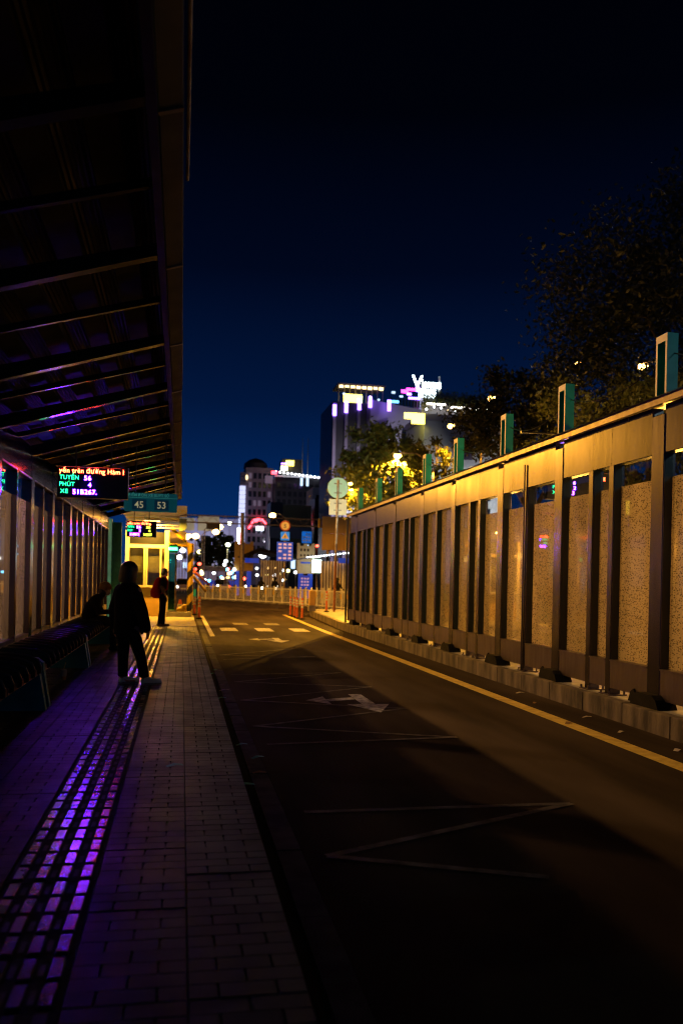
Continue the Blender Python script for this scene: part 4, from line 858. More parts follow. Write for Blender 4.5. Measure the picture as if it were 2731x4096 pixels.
# ------------------------------------------------------------------ gantry, sign poles and boards beyond
t = thing('gantry', (4.8, 70, ROAD), 'steel truss gantry spanning the road on one thick pole', 'gantry')
MB().tube([(4.8, 70, ROAD), (4.8, 70, 6.75)], [.19, .15], 12).build('pole', M['galv'], t)
for z in (5.86, 6.44): MB().tube([(.3, 70, z), (11.4, 70, z - .02)], .055, 8).build('chord', M['galv'], t)
for i in range(22): MB().tube([(.4 + i * .5, 70, 5.86 if i % 2 else 6.44), (.9 + i * .5, 70, 6.44 if i % 2 else 5.86)], .028, 6).build('web', M['galv'], t)
MB().tube([(11.15, 70, 5.75), (11.15, 70, 6.5)], .13, 10).build('beacon', M['yellow'], t); box(1.9, 3.0, 69.9, 70.1, 5.35, 5.8).build('signal_box', M['dark_in'], t)
def pole_sign(name, x, y, h, label, parts, cat='sign'):
    t = thing(name, (x, y, ROAD), label, cat); MB().tube([(x, y, ROAD), (x, y, h)], .05, 8).build('pole', M['galv'], t)
    for p in parts: p(t)
    return t
def rows(parent, x0, x1, y, z0, z1, nr, nc, m):
    for r in range(nr):
        for c in range(nc):
            if random.random() < .12: continue
            zc = z0 + (z1 - z0) * (r + .5) / nr; xc = x0 + (x1 - x0) * (c + .5) / nc; w_ = (x1 - x0) / nc * .32; h_ = (z1 - z0) / nr * .27
            box(xc - w_, xc + w_, y - .012, y - .006, zc - h_, zc + h_).build('route_number', m, parent)
def p_blue(t): b_ = box(6.0, 7.05, 54.9, 54.93, 2.6, 3.82).build('route_board', M['sign_blue'], t); rows(b_, 6.05, 7.0, 54.9, 2.66, 3.78, 5, 3, M['pinkish'])
M['pinkish'] = mat('pale lettering', (.62, .48, .55), .5, var=.1, emit=(.6, .4, .6), es=.5)
def p_round(t):
    q = MB(); q.tube([(6.51, 54.9, 4.87), (6.51, 54.94, 4.87)], .34, 28); b_ = q.build('height_sign', M['red'], t)
    q = MB(); q.tube([(6.51, 54.885, 4.87), (6.51, 54.897, 4.87)], .26, 28); q.build('face', M['cream'], b_); text('numeral', '5', .34, (6.42, 54.88, 4.74), M['black_metal'], b_, bold=.006)
def p_ped(t):
    b_ = box(6.23, 6.81, 54.9, 54.93, 3.93, 4.48).build('crossing_sign', M['sign_cyan'], t)
    MB().add([(6.28, 54.888, 4.05), (6.76, 54.888, 4.05), (6.52, 54.888, 4.42)], [(0, 1, 2)]).build('triangle', M['cream'], b_)
    MB().tube([(6.50, 54.88, 4.08), (6.53, 54.88, 4.18), (6.52, 54.88, 4.28)], .02, 6).build('figure', M['black_metal'], b_)
pole_sign('sign_pole', 6.52, 55.0, 5.25, 'sign pole with round height limit, blue crossing sign and blue route board', [p_blue, p_round, p_ped])
def p_b2(t): b_ = box(10.38, 11.25, 74.9, 74.93, 4.66, 5.68).build('route_board', M['sign_cyan'], t); rows(b_, 10.43, 11.2, 74.9, 4.75, 5.6, 3, 3, M['white_plastic'])
pole_sign('sign_pole', 10.8, 75, 5.7, 'bright blue route board high above the pale crenellated board', [p_b2])
def p_b3(t): b_ = box(7.97, 8.63, 57.9, 57.93, .80, 1.70).build('route_board', M['sign_blue'], t); rows(b_, 8.0, 8.6, 57.9, .95, 1.6, 3, 3, M['pinkish'])
pole_sign('sign_pole', 8.3, 58, 1.72, 'low blue route board just above the fence', [p_b3])
def ad_pillar(x0, x1, y, z0, z1, label, m, lettered):
    t = thing('advert_pillar', ((x0 + x1) / 2, y, ROAD), label, 'advert pillar', 'crenellated advert boards')
    w_ = x1 - x0; P = [(x0, z0), (x1, z0), (x1, z1)] + [(x1 - w_ * .14, z1), (x1 - w_ * .2, z1 - .22), (x1 - w_ * .42, z1 - .22), (x1 - w_ * .45, z1 - .05), (x1 - w_ * .62, z1 - .05), (x1 - w_ * .66, z1 - .24), (x1 - w_ * .82, z1 - .24), (x1 - w_ * .86, z1)] + [(x0, z1)]
    b_ = MB().prism(P, 'y', y, y + .3).build('board', m, t)
    for x in (x0 + .35, x1 - .35): box(x - .2, x + .2, y + .05, y + .25, ROAD, z0).build('leg', M['sign_blue'], t)
    if lettered:
        for z, n_2, s_ in ((z0 + 1.9, 3, .22), (z0 + 1.45, 4, .2)):
            for i in range(n_2): box(x0 + .25 + i * .3, x0 + .25 + i * .3 + s_ * .7, y - .01, y - .004, z, z + s_).build('glyph', M['dark_in'], b_)
        box(x0 + .3, x1 - .35, y - .01, y - .004, z0 + .85, z0 + 1.0).build('glyph', M['sign_blue'], b_)
    return t
ad_pillar(4.82, 6.55, 80, 2.1, 4.86, 'amber crenellated advert board behind the gantry pole', M['orange_panel'], False)
ad_pillar(9.62, 11.12, 72, 1.93, 4.52, 'pale crenellated advert board with dark glyphs left of the lit canopy', M['cream'], True)
t = thing('lightbox', (11.0, 70, ROAD), 'glowing white lightbox panel under the lit canopy', 'lightbox'); box(10.64, 11.39, 70, 70.15, 2.02, 3.07).build('panel', glow('lightbox white', (.75, 1, .85), 6), t); box(10.95, 11.08, 70.03, 70.12, ROAD, 2.02).build('leg', M['galv'], t)
t = thing('billboard', (12.1, 64, ROAD), 'large plain ochre billboard behind the round sign pole', 'billboard')
for x0, x1 in ((10.42, 12.1), (12.12, 13.8)):
    for z0, z1 in ((3.69, 4.96), (4.98, 6.26)): box(x0, x1, 64, 64.12, z0, z1).build('panel', M['brown_board'], t)
for x in (10.9, 13.2): MB().tube([(x, 64.2, ROAD), (x, 64.2, 6.2)], .1, 8).build('leg', M['galv'], t)
# two far shelters like ours, seen end-on
def far_shelter(x0, x1, y, zt, label, lamps, tilt, wall):
    t = thing('far_shelter', ((x0 + x1) / 2, y, ROAD), label, 'bus shelter', 'far bus shelters')
    if tilt: MB().add([(x0, y, zt - .42), (x1, y, zt), (x1, y + 8, zt), (x0, y + 8, zt - .42), (x0, y, zt - .36), (x1, y, zt + .12), (x1, y + 8, zt + .12), (x0, y + 8, zt - .36)], [(0, 1, 2, 3), (7, 6, 5, 4), (0, 4, 5, 1), (1, 5, 6, 2), (2, 6, 7, 3), (3, 7, 4, 0)]).build('roof', M['rafter'], t)
    else: MB().prism([(x0, zt - .75), (x0 + (x1 - x0) * .5, zt), (x1 + .3, zt - .5), (x1 + .3, zt - .62), (x0 + (x1 - x0) * .5, zt - .3), (x0 + .6, zt - .95)], 'y', y, y + 8).build('roof', M['purlin'], t)
    n = int((wall[1] - wall[0]) / .2)
    for i in range(n):
        x = wall[0] + i * (wall[1] - wall[0]) / n
        box(x, x + .13, y + .3, y + .34, ROAD, wall[2]).build('pane', M['white_plastic'] if i % 3 else M['cream'], t); box(x + .135, x + .195, y + .26, y + .36, ROAD, wall[2]).build('post', M['steel_dark'], t)
    if lamps:
        for i in range(lamps):
            f_ = (i + .5) / lamps
            MB().ball((x0 + (x1 - x0) * f_, y - .05, zt - .36 + .42 * f_), .05, .05, .045, 8, 6).build('lamp', BULB_W, t)
    return t
far_shelter(5.05, 8.4, 75, 4.15, 'small dark pitched far canopy above the fence', 0, False, (6.85, 8.8, 3.05))
far_shelter(8.35, 11.6, 58, 3.3, 'far canopy edged with a row of white lamps', 17, True, (9.45, 11.8, 2.72))
t = box(5.27, 6.45, 72.9, 72.95, 2.75, 3.15).build('hanging_sign', M['sign_blue']); tag(t, 'small blue plate hanging under the small dark canopy', 'sign')
t = box(10.55, 11.5, 57.6, 57.65, 2.60, 2.95).build('hanging_sign', M['sign_blue']); tag(t, 'blue plate hanging under the canopy with the white lamps', 'sign')

# ------------------------------------------------------------------ trees
def tree(base, h_trunk, crown_c, crown_r, nclump, per, leaf, label, group, m, lean=0):
    b = Vector(base); cc = Vector(crown_c); t = thing('tree', b, label, 'tree', group)
    rnd = random.Random(hash(label) % 1000 if False else len(label) * 7 + int(b.x * 10)); top = Vector((b.x + lean, b.y, b.z + h_trunk))
    tb = MB(); tb.tube([b, b.lerp(top, .5) + Vector((.1, 0, 0)), top, top.lerp(cc, .6)], [.28, .22, .18, .08], 10); tr_ = tb.build('trunk', M['trunk'], t, True)
    cl = []
    while len(cl) < nclump:
        p = Vector((rnd.uniform(-1, 1), rnd.uniform(-1, 1), rnd.uniform(-1, 1)))
        if .25 < p.length < 1.0: cl.append(cc + Vector((p.x * crown_r[0], p.y * crown_r[1], p.z * crown_r[2])))
    for c in cl[:10]: MB().tube([top, top.lerp(c, .5) + Vector((0, 0, .3)), c], [.09, .05, .02], 6).build('limb', M['trunk'], tr_)
    q = MB(); q.v = []; 
    for c in cl:
        r_ = rnd.uniform(.55, 1.1) * min(crown_r) * .30
        for _ in range(per):
            d = Vector((rnd.gauss(0, 1), rnd.gauss(0, 1), rnd.gauss(0, .75))); p = c + d * r_ * .62
            a = Vector((rnd.gauss(0, 1), rnd.gauss(0, 1), rnd.gauss(0, 1))).normalized(); e_ = a.cross(Vector((rnd.gauss(0, 1), rnd.gauss(0, 1), rnd.gauss(0, 1)))).normalized(); s = leaf * rnd.uniform(.6, 1.3)
            q.add([p - a * s, p + e_ * s * .42 - a * s * .1, p + a * s, p - e_ * s * .42 + a * s * .1], [(0, 1, 2, 3)])
    me = bpy.data.meshes.new('crown'); me.from_pydata([tuple(v - b) for v in q.v], [], q.f); link('crown', me, m, t)
    return t
tree((10.9, 44.2, ROAD), 4.0, (10.25, 43.7, 6.9), (2.6, 1.9, 2.6), 90, 150, .15, 'street tree lit bright yellow by the lamp in front of it', 'street trees', M['leaf'])
tree((15.2, 50.0, ROAD), 5.0, (14.9, 50.0, 8.4), (1.2, 1.2, 1.7), 14, 70, .15, 'thin tree sprig between the yellow tree and the pale building', 'street trees', M['leaf'])
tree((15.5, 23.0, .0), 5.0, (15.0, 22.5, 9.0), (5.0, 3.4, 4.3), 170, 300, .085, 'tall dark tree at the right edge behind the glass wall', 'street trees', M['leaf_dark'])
tree((12.9, 22.0, .0), 3.2, (11.2, 20.5, 5.4), (2.4, 2.2, 1.6), 46, 200, .08, 'low leafy tree directly behind the two nearest green frames', 'street trees', M['leaf'])
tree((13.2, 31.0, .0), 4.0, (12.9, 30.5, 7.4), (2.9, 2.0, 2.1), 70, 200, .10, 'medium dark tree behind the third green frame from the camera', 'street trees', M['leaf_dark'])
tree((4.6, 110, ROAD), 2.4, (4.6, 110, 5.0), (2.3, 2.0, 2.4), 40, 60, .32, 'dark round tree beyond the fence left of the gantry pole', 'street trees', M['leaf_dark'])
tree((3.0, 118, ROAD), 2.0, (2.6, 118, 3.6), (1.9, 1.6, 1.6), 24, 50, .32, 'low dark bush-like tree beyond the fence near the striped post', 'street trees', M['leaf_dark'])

# ------------------------------------------------------------------ buildings
M['b_dark'] = mat('dark cladding', (.030, .028, .034), .35, var=.3, vs=.6, stretch=(3, 3, .2)); M['b_grey'] = mat('grey render', (.42, .40, .44), .8, var=.12, vs=.3); M['b_white'] = mat('pale green render', (.62, .68, .58), .8, var=.1, vs=.3)
M['b_mauve'] = mat('mauve render', (.16, .13, .18), .8, var=.2, vs=.3); M['b_blue'] = mat('blue grey render', (.30, .30, .44), .8, var=.2, vs=.2); M['b_ochre'] = mat('ochre render', (.36, .30, .14), .8, var=.15, vs=.3)
WARM = glow('warm lit window', (1, .72, .38), 2.2); COOL = glow('cool lit window', (.55, .75, 1), 1.6); TEALW = glow('teal lit window', (.1, .55, .6), .5); DIM = glow('dim mauve window', (.45, .32, .5), .22)
VIO = glow('violet tube', (.28, .14, 1.0), 9); MAG = glow('magenta tube', (1, .05, .7), 7); SIGNW = glow('white sign', (.80, .95, 1.0), 7); SIGNY = glow('yellow sign', (1, .78, .10), 7); WARMB = glow('warm string light', (1, .74, .32), 4); REDN = glow('red neon', (1, .04, .06), 10); CYANG = glow('cyan glow', (.15, .5, 1), 3.2); STRIPW = glow('lavender facade lights', (.62, .66, 1), 1.2)
def windows(t, x0, x1, y, z0, z1, nx, nz, lit, pick, m_off='glass_dark', fr=.62):
    for i in range(nx):
        for j in range(nz):
            xc = x0 + (x1 - x0) * (i + .5) / nx; zc = z0 + (z1 - z0) * (j + .5) / nz; a = (x1 - x0) / nx * fr / 2; c = (z1 - z0) / nz * fr / 2
            m = random.choice(pick) if random.random() < lit else M[m_off]
            f_ = box(xc - a, xc + a, y - .12, y - .04, zc - c, zc + c).build('window', m, t)
# dark hotel with violet tubes along its parapet
t = thing('hotel', (33, 146, ROAD), 'tall hotel with dark fluted front, violet tubes and white rooftop sign', 'building')
box(24.05, 30.4, 140, 152, ROAD, 31.2).build('front_block', M['b_dark'], t)
MB().add([(30.42, 140.0, ROAD), (42.9, 143.5, ROAD), (42.9, 156, ROAD), (30.42, 152, ROAD), (30.42, 140.0, 31.9), (42.9, 143.5, 31.0), (42.9, 156, 31.0), (30.42, 152, 31.9)], [(0, 1, 5, 4), (1, 2, 6, 5), (2, 3, 7, 6), (3, 0, 4, 7), (4, 5, 6, 7)]).build('side_wall', M['b_grey'], t)
for x in (24.4, 26.4, 28.5, 30.2): box(x - .25, x + .25, 139.6, 139.98, ROAD, 31).build('fin', M['b_mauve'], t)
for x, z in ((24.35, 29.6), (26.3, 30.2), (28.5, 30.8), (30.35, 31.3), (33.6, 30.9)): box(x - .28, x + .28, 139.3 - .0, 139.5, z - .9, z + .95).build('violet_tube', VIO, t)
box(30.5, 33.4, 139.7, 140.2, 16, 27.5).build('dark_panel', M['b_dark'], t)
box(36.4, 38.4, 141.3, 141.8, 24.6, 27.2).build('vent_opening', M['glass_dark'], t); box(39.8, 41.9, 142.0, 142.9, 24.8, 27.4).build('vent_opening', M['b_mauve'], t)
r_ = box(25.2, 33.4, 141.5, 147, 34.4, 34.7).build('terrace_roof', M['b_mauve'], t)
for i in range(9): box(25.3 + i * .95, 25.45 + i * .95, 141.5, 141.7, 31.2, 34.4).build('terrace_post', M['b_mauve'], t)
for i in range(8): box(25.42 + i * .98, 26.1 + i * .98, 141.3, 141.42, 33.9 + random.uniform(-.1, .1), 34.3).build('string_light', WARMB, t)
for i in range(5): MB().ball((26.2 + i * 1.5, 141.2, 32.4 + random.uniform(-.3, .5)), .22, .2, .2, 8, 6).build('lamp', random.choice([WARMB, COOL, WARM]), t)
box(26.1, 29.2, 140.6, 140.9, 31.2, 32.7).build('yellow_sign', SIGNY, t)
box(33.8, 35.8, 141.5, 141.7, 31.9, 32.3).build('cyan_light', CYANG, t)
for x, z, w_, h_, m in ((37.2, 34.3, .6, .5, MAG), (38.4, 34.7, .9, .4, MAG), (38.0, 33.9, .4, .4, VIO), (38.9, 33.2, 1.0, .35, VIO), (35.2, 34.0, .3, .35, COOL), (36.6, 33.4, .3, .3, COOL), (39.5, 34.8, .35, .8, VIO)): box(x - w_, x + w_, 143, 143.2, z - h_ * .5, z + h_ * .5).build('bar_light', m, t)
for i in range(12): box(34 + i * .55, 34.3 + i * .55, 142.6, 142.8, 31.6, 32.3 + random.random() * .8).build('terrace_planter', M['leaf_dark'], t)
box(40.2, 43.2, 144.5, 148, 31, 33.8).build('roof_house', M['b_grey'], t)
sg = box(40.6, 41.0, 142.9, 143.1, 31, 34.6).build('sign_mast', M['galv'], t)
text('sign_lettering', 'V', 3.1, (38.3, 142.4, 34.9), SIGNW, t, bold=.02, ext=.1); text('sign_lettering', 'iennus', 2.2, (40.0, 142.4, 35.0), SIGNW, t, bold=.0, ext=.1, sx_=.62)
box(39.6, 42.6, 142.4, 142.7, 33.3, 34.75).build('sign_panel', SIGNW, t); box(43.1, 43.4, 142.6, 142.8, 34.0, 37.2).build('sign_upright', M['white_metal'], t)
t = thing('terrace_building', (38.5, 124, ROAD), 'pale green building with planted rooftop terrace and string lights', 'building')
box(34.2, 46, 120, 130, ROAD, 25.0).build('wall', M['b_white'], t); box(33.9, 46, 119.6, 130, 25.02, 25.9).build('parapet', M['b_grey'], t)
box(34.1, 46, 121, 121.2, 25.9, 27.6).build('terrace_wall', M['b_grey'], t)
for x0, x1, z in ((34.4, 37.2, 27.3), (38.0, 41.3, 27.0), (41.9, 45, 26.9)): box(x0, x1, 119.4, 119.55, z - .12, z + .12).build('tube_light', glow('warm white tube', (1, .92, .75), 6), t)
for i in range(10): MB().ball((34.4 + i * 1.1, 119.6, 26.3 + random.random() * .7), .14, .14, .14, 8, 6).build('lamp', random.choice([WARMB, BULB_W]), t)
pl_ = MB()
for i in range(2600):
    p = Vector((random.uniform(34, 45.5), random.uniform(119.5, 121.5), 28.2 + random.gauss(0, .45) + .5 * math.sin(i * .9))); a = Vector((random.gauss(0, 1), random.gauss(0, 1), random.gauss(0, 1))).normalized(); b_ = a.orthogonal().normalized(); pl_.add([p - a * .22, p + b_ * .1, p + a * .22, p - b_ * .1], [(0, 1, 2, 3)])
o = pl_.build('roof_plants', M['leaf'], t); o['kind'] = 'stuff'
windows(t, 35, 45, 120, 4, 16, 4, 4, .15, [WARM, COOL]); box(40.0, 41.6, 119.7, 119.9, 19.5, 21.2).build('wall_emblem', M['b_mauve'], t)
box(31.0, 34.0, 119.0, 119.3, 24.9, 25.75).build('neon_sign', SIGNY, t); box(32.1, 34.0, 119.0, 119.3, 24.25, 24.85).build('neon_sign', SIGNY, t); box(33.9, 34.15, 119.1, 120, 24.3, 25.6).build('sign_bracket', M['galv'], t)
# far tower group left of the hotel
t = thing('tower_block', (19, 226, ROAD), 'mauve tower with domed top and lavender lit corner', 'building')
box(15.7, 22.7, 220, 230, ROAD, 30).build('wall', M['b_mauve'], t); MB().loft([((18.5, 224, 30), 3.2, 3.2), ((18.5, 224, 31.4), 3.0, 3.0), ((18.5, 224, 32.4), 1.8, 1.8), ((18.5, 224, 32.9), .3, .3)], 18).build('dome', M['b_dark'], t)
windows(t, 16.2, 22.4, 220, 8, 29, 5, 9, .12, [DIM, TEALW, DIM])
for i in range(18): box(13.9 + .02 * i, 15.6, 219, 220.5, 8 + i * 1.15, 8.95 + i * 1.15).build('corner_light', STRIPW if i < 15 else M['b_mauve'], t)
box(20.6, 22.6, 219.6, 219.9, 26, 28).build('lit_panel', DIM, t); MB().ball((15.9, 219.5, 27.3), .35, .35, .7, 8, 6).build('lamp', WARM, t)
for p0, p1, rr in (((16.6, 219.4, 14.2), (17.8, 219.4, 16.2), .25), ((17.8, 219.4, 16.2), (20.0, 219.4, 16.8), .45), ((20.0, 219.4, 16.8), (21.2, 219.4, 15.4), .3)): MB().tube([p0, p1], rr, 8).build('red_neon', REDN, t)
box(18.6, 20.4, 219.3, 219.5, 13.8, 14.8).build('white_sign', glow('white blue sign', (.8, .9, 1), 8), t)
t = thing('rooftop_bar_building', (28, 220, ROAD), 'dark wide building with a row of white rooftop lamps', 'building')
box(22.75, 34.2, 215, 226, ROAD, 27.2).build('wall', M['b_dark'], t); windows(t, 23, 34, 215, 12, 26, 8, 7, .08, [DIM, DIM, TEALW]); box(22.5, 34.4, 214.5, 215, 27.2, 27.6).build('parapet', M['b_grey'], t)
for i in range(12): MB().ball((22.8 + i * .98, 214, 28.4 - i * .09), .26, .26, .24, 8, 6).build('lamp', BULB_W, t)
for x0, x1, z0, z1, m in ((25.2, 27.2, 30.0, 31.3, SIGNY), (24.0, 25.6, 28.8, 29.8, glow('cream sign', (1, .95, .5), 8)), (24.0, 25.2, 30.3, 30.6, VIO), (21.6, 23.0, 27.7, 28.5, REDN)): box(x0, x1, 213.5, 213.8, z0, z1).build('roof_sign', m, t)
box(24.5, 29.5, 216, 222, 27.6, 32).build('roof_house', M['b_dark'], t)
for x in (29.6, 31.0): MB().tube([(x, 215.5, 27), (x, 215.5, 37.5)], .09, 6).build('mast', M['galv'], t)
for x in (29.4, 30.9): box(x - .3, x + .3, 214.6, 214.8, 25.2, 27.2).build('lit_column', COOL, t)
t = thing('slab_building', (31.5, 195, ROAD), 'plain grey slab building behind the round sign', 'building'); box(28.6, 40, 190, 200, ROAD, 22.2).build('wall', M['b_grey'], t); windows(t, 29, 34.5, 190, 9, 21, 3, 5, .2, [DIM, COOL]); box(33, 40, 191, 199, 22.2, 29.5).build('upper_block', M['b_blue'], t)
t = thing('ochre_building', (21.5, 172, ROAD), 'low ochre building with a dark side block beside the gantry lamp', 'building'); box(19.7, 25.4, 170, 178, ROAD, 16.3).build('wall', M['b_ochre'], t); box(17.2, 19.65, 170.4, 178, ROAD, 16.8).build('side_block', M['b_dark'], t); box(17.0, 25.5, 169.5, 170, 9.6, 11.8).build('band', M['b_grey'], t); windows(t, 19.9, 25.2, 170, 3, 9, 4, 2, .3, [COOL, WARM])
box(26.2, 28.2, 171, 178, ROAD, 18.0).build('dark_shaft', M['b_dark'], t)
t = thing('market_building', (11, 305, ROAD), 'long low blue grey building on the horizon left of the gantry pole', 'building'); box(-6, 18.9, 300, 312, ROAD, 22).build('wall', M['b_blue'], t); box(-6, 4, 299.6, 300, 17.6, 21.9).build('cornice', M['b_ochre'], t); box(5.2, 12.5, 299.6, 300, 17.6, 22.6).build('cornice', M['b_ochre'], t); windows(t, -2, 18, 300, 4, 16.5, 10, 4, .25, [DIM, COOL, DIM])
t = thing('shop_sign', (17, 180, ROAD), 'tall glowing white shop sign with red stripe left of the gantry pole', 'sign')
box(11.3, 12.75, 180, 180.3, 5.6, 12.0).build('panel', glow('white shop sign', (.9, .97, 1), 7), t); box(11.85, 12.2, 179.9, 179.98, 8.0, 11.2).build('red_stripe', REDN, t); box(11.9, 12.1, 180.05, 180.25, ROAD, 5.6).build('leg', M['galv'], t)
t = thing('direction_sign', (5, 120, ROAD), 'bright blue direction signs on a post over the street beyond the fence', 'sign')
MB().tube([(6.4, 120, ROAD), (6.4, 120, 5.6)], .08, 8).build('pole', M['galv'], t)
for x0, x1, z0, z1 in ((4.9, 6.4, 4.85, 5.55), (4.7, 6.3, 3.95, 4.75)): box(x0, x1, 119.8, 119.85, z0, z1).build('plate', glow('blue lit sign', (.02, .30, .9), .9), t)
# ------------------------------------------------------------------ traffic beyond the fence
HEAD = glow('headlight', (1, .93, .75), 10); TAIL = glow('tail light', (1, .06, .03), 12)
def car(x, y, col, label, facing=1):
    """facing 1: shows headlights; -1: tail lights"""
    t = thing('car', (x, y, ROAD), label, 'car', 'cars in the street'); m = mat('car paint', col, .3, var=.0, coat=.6); z = ROAD
    sec = [(-.85, z + .3), (.85, z + .3), (.88, z + .62), (.80, z + .88), (-.80, z + .88), (-.88, z + .62)]
    MB().prism([(x + a, b_) for a, b_ in sec], 'y', y, y + 4.2).build('body', m, t)
    MB().add([(x - .74, y + .9, z + .88), (x + .74, y + .9, z + .88), (x + .74, y + 3.6, z + .88), (x - .74, y + 3.6, z + .88), (x - .6, y + 1.5, z + 1.42), (x + .6, y + 1.5, z + 1.42), (x + .6, y + 3.1, z + 1.42), (x - .6, y + 3.1, z + 1.42)], [(0, 1, 5, 4), (1, 2, 6, 5), (2, 3, 7, 6), (3, 0, 4, 7), (4, 5, 6, 7)]).build('cabin', M['glass_dark'], t)
    box(x - .58, x + .58, y + 1.5, y + 3.1, z + 1.422, z + 1.46).build('roof', m, t)
    for sx2 in (-1, 1):
        for yy in (y + .8, y + 3.3): MB().tube([(x + sx2 * .70, yy, z + .31), (x + sx2 * .89, yy, z + .31)], .31, 14).build('wheel', M['rubber'], t)
        MB().ball((x + sx2 * .62, y - .02, z + .66), .16, .06, .11, 10, 6).build('headlight' if facing > 0 else 'tail_light', HEAD if facing > 0 else TAIL, t)
    box(x - .26, x + .26, y - .03, y - .005, z + .42, z + .55).build('plate', M['white_plastic'], t)
car(.2, 84, (.10, .06, .16), 'dark car with headlights on, left of the striped post', 1)
car(4.4, 92, (.30, .22, .42), 'mauve car showing a red tail light, left of the gantry pole', -1)
car(7.1, 104, (.03, .03, .06), 'dark car with bright headlights just left of the gantry pole', 1)
car(11.9, 112, (.35, .30, .32), 'pale car with headlights on under the pale advert board', 1)
def bus(x, y, label):
    t = thing('bus', (x, y, ROAD), label, 'bus'); z = ROAD
    MB().bbox(x - 2.6, x + 2.6, y, y + 2.4, z + .35, z + 1.3, .06).build('body', M['sign_blue'], t); MB().bbox(x - 2.6, x + 2.6, y, y + 2.4, z + 2.35, z + 2.95, .08).build('roof', M['b_mauve'], t)
    for i in range(5): box(x - 2.55 + i * 1.03, x - 1.6 + i * 1.03, y + .04, y + .08, z + 1.3, z + 2.35).build('window', random.choice([M['glass_dark'], DIM, DIM]), t)
    box(x - 2.5, x + 2.5, y + 2.2, y + 2.3, z + 1.3, z + 2.35).build('far_side', M['b_dark'], t)
    for xx in (x - 1.7, x + 1.6): MB().tube([(xx, y - .02, z + .42), (xx, y + .3, z + .42)], .42, 16).build('wheel', M['rubber'], t)
bus(4.6, 100, 'blue bus with dim windows crossing beyond the fence'); 
def rider(x, y, label, face, lamp=None):
    """motorbike seen nearly end-on with a seated rider"""
    t = thing('motorbike', (x, y, ROAD), label, 'motorbike', 'motorbikes beyond the fence'); z = ROAD
    for yy in (y, y + 1.2): MB().tube([(x - .05, yy, z + .29), (x + .05, yy, z + .29)], .29, 14).build('wheel', M['rubber'], t)
    q = MB(); q.capsule([(x, y + .15, z + .75), (x, y + .4, z + .5), (x, y + .9, z + .68), (x, y + 1.35, z + .72)], [.13, .12, .15, .1], 10); q.capsule([(x, y + .05, z + .55), (x, y + .1, z + .95)], .09, 8); skin('frame', q, .03, M['black_metal'], t)
    MB().tube([(x - .33, y + .2, z + 1.02), (x, y + .12, z + .98), (x + .33, y + .2, z + 1.02)], .018, 6).build('handlebar', M['black_metal'], t)
    if lamp: MB().ball((x, y - .03, z + .86), .1, .06, .1, 10, 6).build('headlight', lamp, t)
    pb = MB(); pb.capsule([(x, y + .75, z + .85), (x, y + .72, z + 1.3)], [.17, .19], 12); pb.ball((x, y + .68, z + 1.62), .1, .11, .13, 12, 8); pb.capsule([(x, y + .7, z + 1.38), (x, y + .69, z + 1.5)], .06, 8)
    for s_ in (-1, 1): pb.capsule([(x + s_ * .18, y + .7, z + 1.33), (x + s_ * .28, y + .5, z + 1.1), (x + s_ * .3, y + .24, z + 1.04)], [.06, .05, .04], 8); pb.capsule([(x + s_ * .1, y + .75, z + .82), (x + s_ * .2, y + .4, z + .72), (x + s_ * .17, y + .5, z + .32)], [.09, .075, .05], 8)
    p = skin('person', pb, .025, M['dark_cloth'], None); tag(p, face, 'person', 'motorbike riders')
    h_ = MB(); h_.ball((x, y + .69, z + 1.66), .135, .15, .13, 12, 8); h_.build('helmet', M['black_metal'], p, True)
rider(9.35, 50.6, 'parked black motorbike left of the others behind the right fence section', 'dark helmeted rider left of the others behind the right fence section')
rider(10.35, 50.2, 'black motorbike second from left behind the right fence section', 'dark helmeted rider second from left behind the right fence section')
rider(10.95, 50.8, 'black motorbike beside the orange pole foot behind the fence', 'dark helmeted rider beside the orange pole foot behind the fence')
rider(11.55, 49.4, 'black motorbike next to the glass wall end behind the fence', 'dark helmeted rider next to the glass wall end behind the fence')
rider(7.2, 66, 'motorbike with yellow lamp below the small dark canopy', 'dark rider with yellow lamp below the small dark canopy', WARM)
rider(6.3, 68, 'motorbike just right of the gantry pole with a white lamp', 'dark rider just right of the gantry pole with a white lamp', HEAD)
rider(3.4, 82, 'motorbike with a white headlight behind the far fence section', 'dark rider with a white headlight behind the far fence section', HEAD)
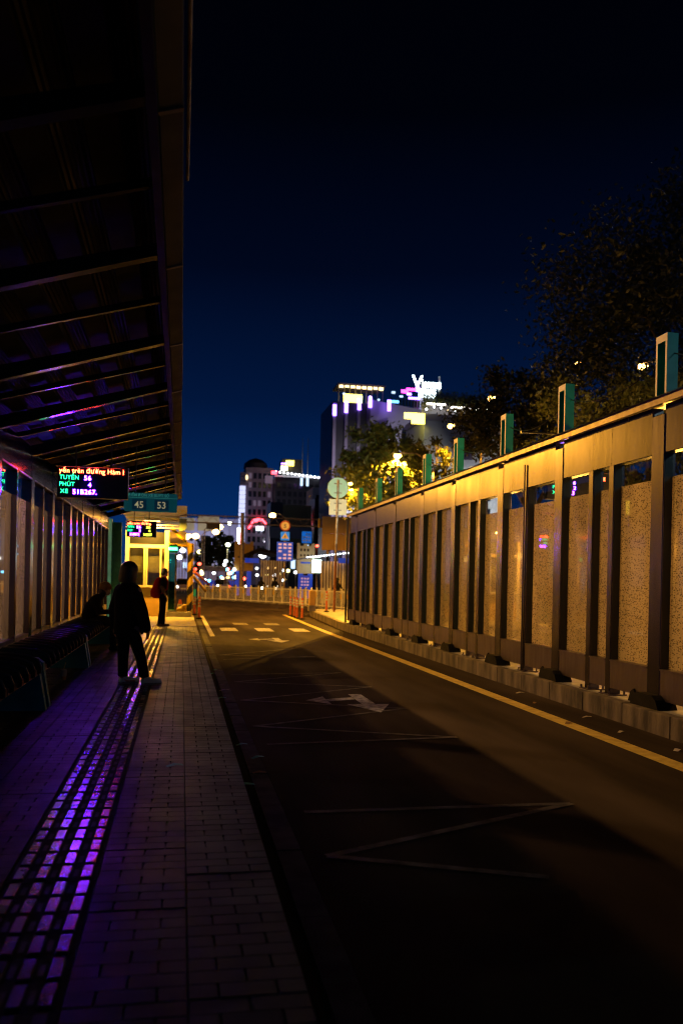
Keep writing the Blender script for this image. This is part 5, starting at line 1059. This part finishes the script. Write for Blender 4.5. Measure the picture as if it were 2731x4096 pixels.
# shop and traffic lights of the street beyond: each a lamp on its own stand
k = 0
LMP = [(2.35, 118, 4.9, .34, 'y', 'leftmost yellow shop lamp under the dark tree'), (2.9, 118.5, 5.0, .4, 'w', 'white shop lamp under the dark tree'), (3.9, 119, 5.3, .34, 'y', 'yellow shop lamp right of the white one under the dark tree'),
       (1.25, 119, 4.3, .36, 'w', 'white lamp just right of the striped post'), (.35, 90, 5.6, .42, 's', 'large orange lamp on the left of the striped post'), (.05, 92, 4.9, .4, 's', 'lower large orange lamp on the left of the striped post'), (1.35, 90, 5.7, .38, 's', 'orange lamp on the right of the striped post'), (.75, 91, 5.75, .26, 's', 'small orange lamp on top of the striped post'), (-.25, 96, 3.6, .34, 'w', 'white shop lamp beside the glass column'), (.1, 97, 4.4, .34, 'w', 'upper white shop lamp beside the glass column'),
       (6.35, 120, 3.6, .5, 'w', 'wide white shop lamp under the blue direction signs'), (8.35, 90, 3.9, .42, 'w', 'round white shop lamp under the small dark canopy'), (14.5, 118, 2.6, .3, 'y', 'cream lamp left of the low blue route board'), (15.6, 118, 2.4, .26, 'w', 'small white lamp left of the low blue route board'), (16.9, 119, 5.1, .3, 'c', 'upper cyan shop lamp left of the pale advert board'), (16.9, 120, 3.9, .3, 'c', 'lower cyan shop lamp left of the pale advert board'), (17.6, 119, 3.4, .26, 'w', 'white shop lamp under the pale advert board, left one'), (18.9, 119, 3.4, .3, 'w', 'white shop lamp under the pale advert board, middle one'), (20.2, 119, 3.4, .34, 'w', 'white shop lamp under the pale advert board, right one'),
       (8.6, 160, 11.6, .4, 'g', 'greenish lamp right of the gantry pole below the beam'), (13.2, 84, 4.8, .16, 'r', 'small red signal lamp left of the blue route board')]
LM = {'y': glow('yellow shop lamp', (1, .8, .25), 7), 'w': glow('white shop lamp', (.9, .97, 1), 7), 's': glow('orange shop lamp', (1, .62, .2), 10), 'c': glow('cyan shop lamp', (.12, .55, 1), 7), 'g': BULB_G, 'r': TAIL}
for x, y, z, r_, c_, l_ in LMP:
    t = thing('shop_lamp', (x, y, ROAD), l_, 'lamp', 'shop lamps beyond the fence'); MB().tube([(x, y + .3, ROAD), (x, y + .3, z)], .05, 6).build('stand', M['galv'], t); MB().ball((x, y, z), r_, .2, r_ * .75, 12, 8).build('globe', LM[c_], t, True)

# ------------------------------------------------------------------ litter
LT = [(.62, 14.9, 't'), (.55, 14.3, 't'), (.56, 11.4, 't'), (.60, 8.2, 't'), (.70, 7.6, 't'), (.66, 7.0, 'o'), (.52, 6.6, 't'), (.63, 12.2, 'w'), (4.75, 8.6, 'w'), (4.85, 9.6, 'w'), (4.7, 10.8, 'o'), (4.9, 11.8, 'w'), (4.42, 9.2, 'o'), (-.02, 6.5, 't'), (4.8, 7.6, 'w')]
LC = {'t': mat('teal plastic scrap', (.05, .42, .34), .5, var=.2), 'o': mat('dry leaf', (.22, .12, .04), .8, var=.3), 'w': mat('pale paper scrap', (.5, .45, .36), .8, var=.2)}
LN = {'t': 'small teal plastic scrap lying along the left gutter', 'o': 'curled brown dry leaf lying on the lane edge', 'w': 'crumpled pale paper scrap by the right kerb'}
for i, (x, y, c_) in enumerate(LT):
    z = 0.006 if x < .4 else RZ + .006; a = random.uniform(0, 3.1); L, w_ = random.uniform(.05, .08), random.uniform(.015, .03); ca, sa = math.cos(a * .3), math.sin(a * .3); q = MB()
    P = lambda u, v, h: (x + u * ca - v * sa, y + u * sa + v * ca, z + h)
    q.add([P(-L, -w_, 0), P(0, -w_ * 1.2, .012), P(L, -w_ * .6, .002), P(L, w_, .006), P(0, w_ * 1.1, .016), P(-L, w_ * .8, .001)], [(0, 1, 4, 5), (1, 2, 3, 4)])
    o = q.build('litter_scrap', LC[c_]); tag(o, LN[c_], 'litter', {'t': 'teal scraps in the gutter', 'o': 'dry leaves on the lane', 'w': 'paper scraps by the kerb'}[c_])
# crowded street beyond the fence
for i in range(40):
    x = random.uniform(.9, 6.2) if i < 24 else random.uniform(8.0, 14.5); y = random.uniform(78, 96) if i < 24 else random.uniform(96, 112); z = random.uniform(.9, 2.3) if i % 3 else random.uniform(1.6, 3.4)
    t = thing('street_light_globe', (x, y, ROAD), 'one of the small lights low in the crowded street beyond the fence', 'lamp', 'small lights of the crowded street')
    MB().tube([(x, y + .2, ROAD), (x, y + .2, z)], .035, 6).build('stand', M['galv'], t); MB().ball((x, y, z), .17, .12, .15, 10, 6).build('globe', random.choice([LM['w'], LM['w'], LM['y'], LM['s'], TAIL, LM['c']]), t, True)
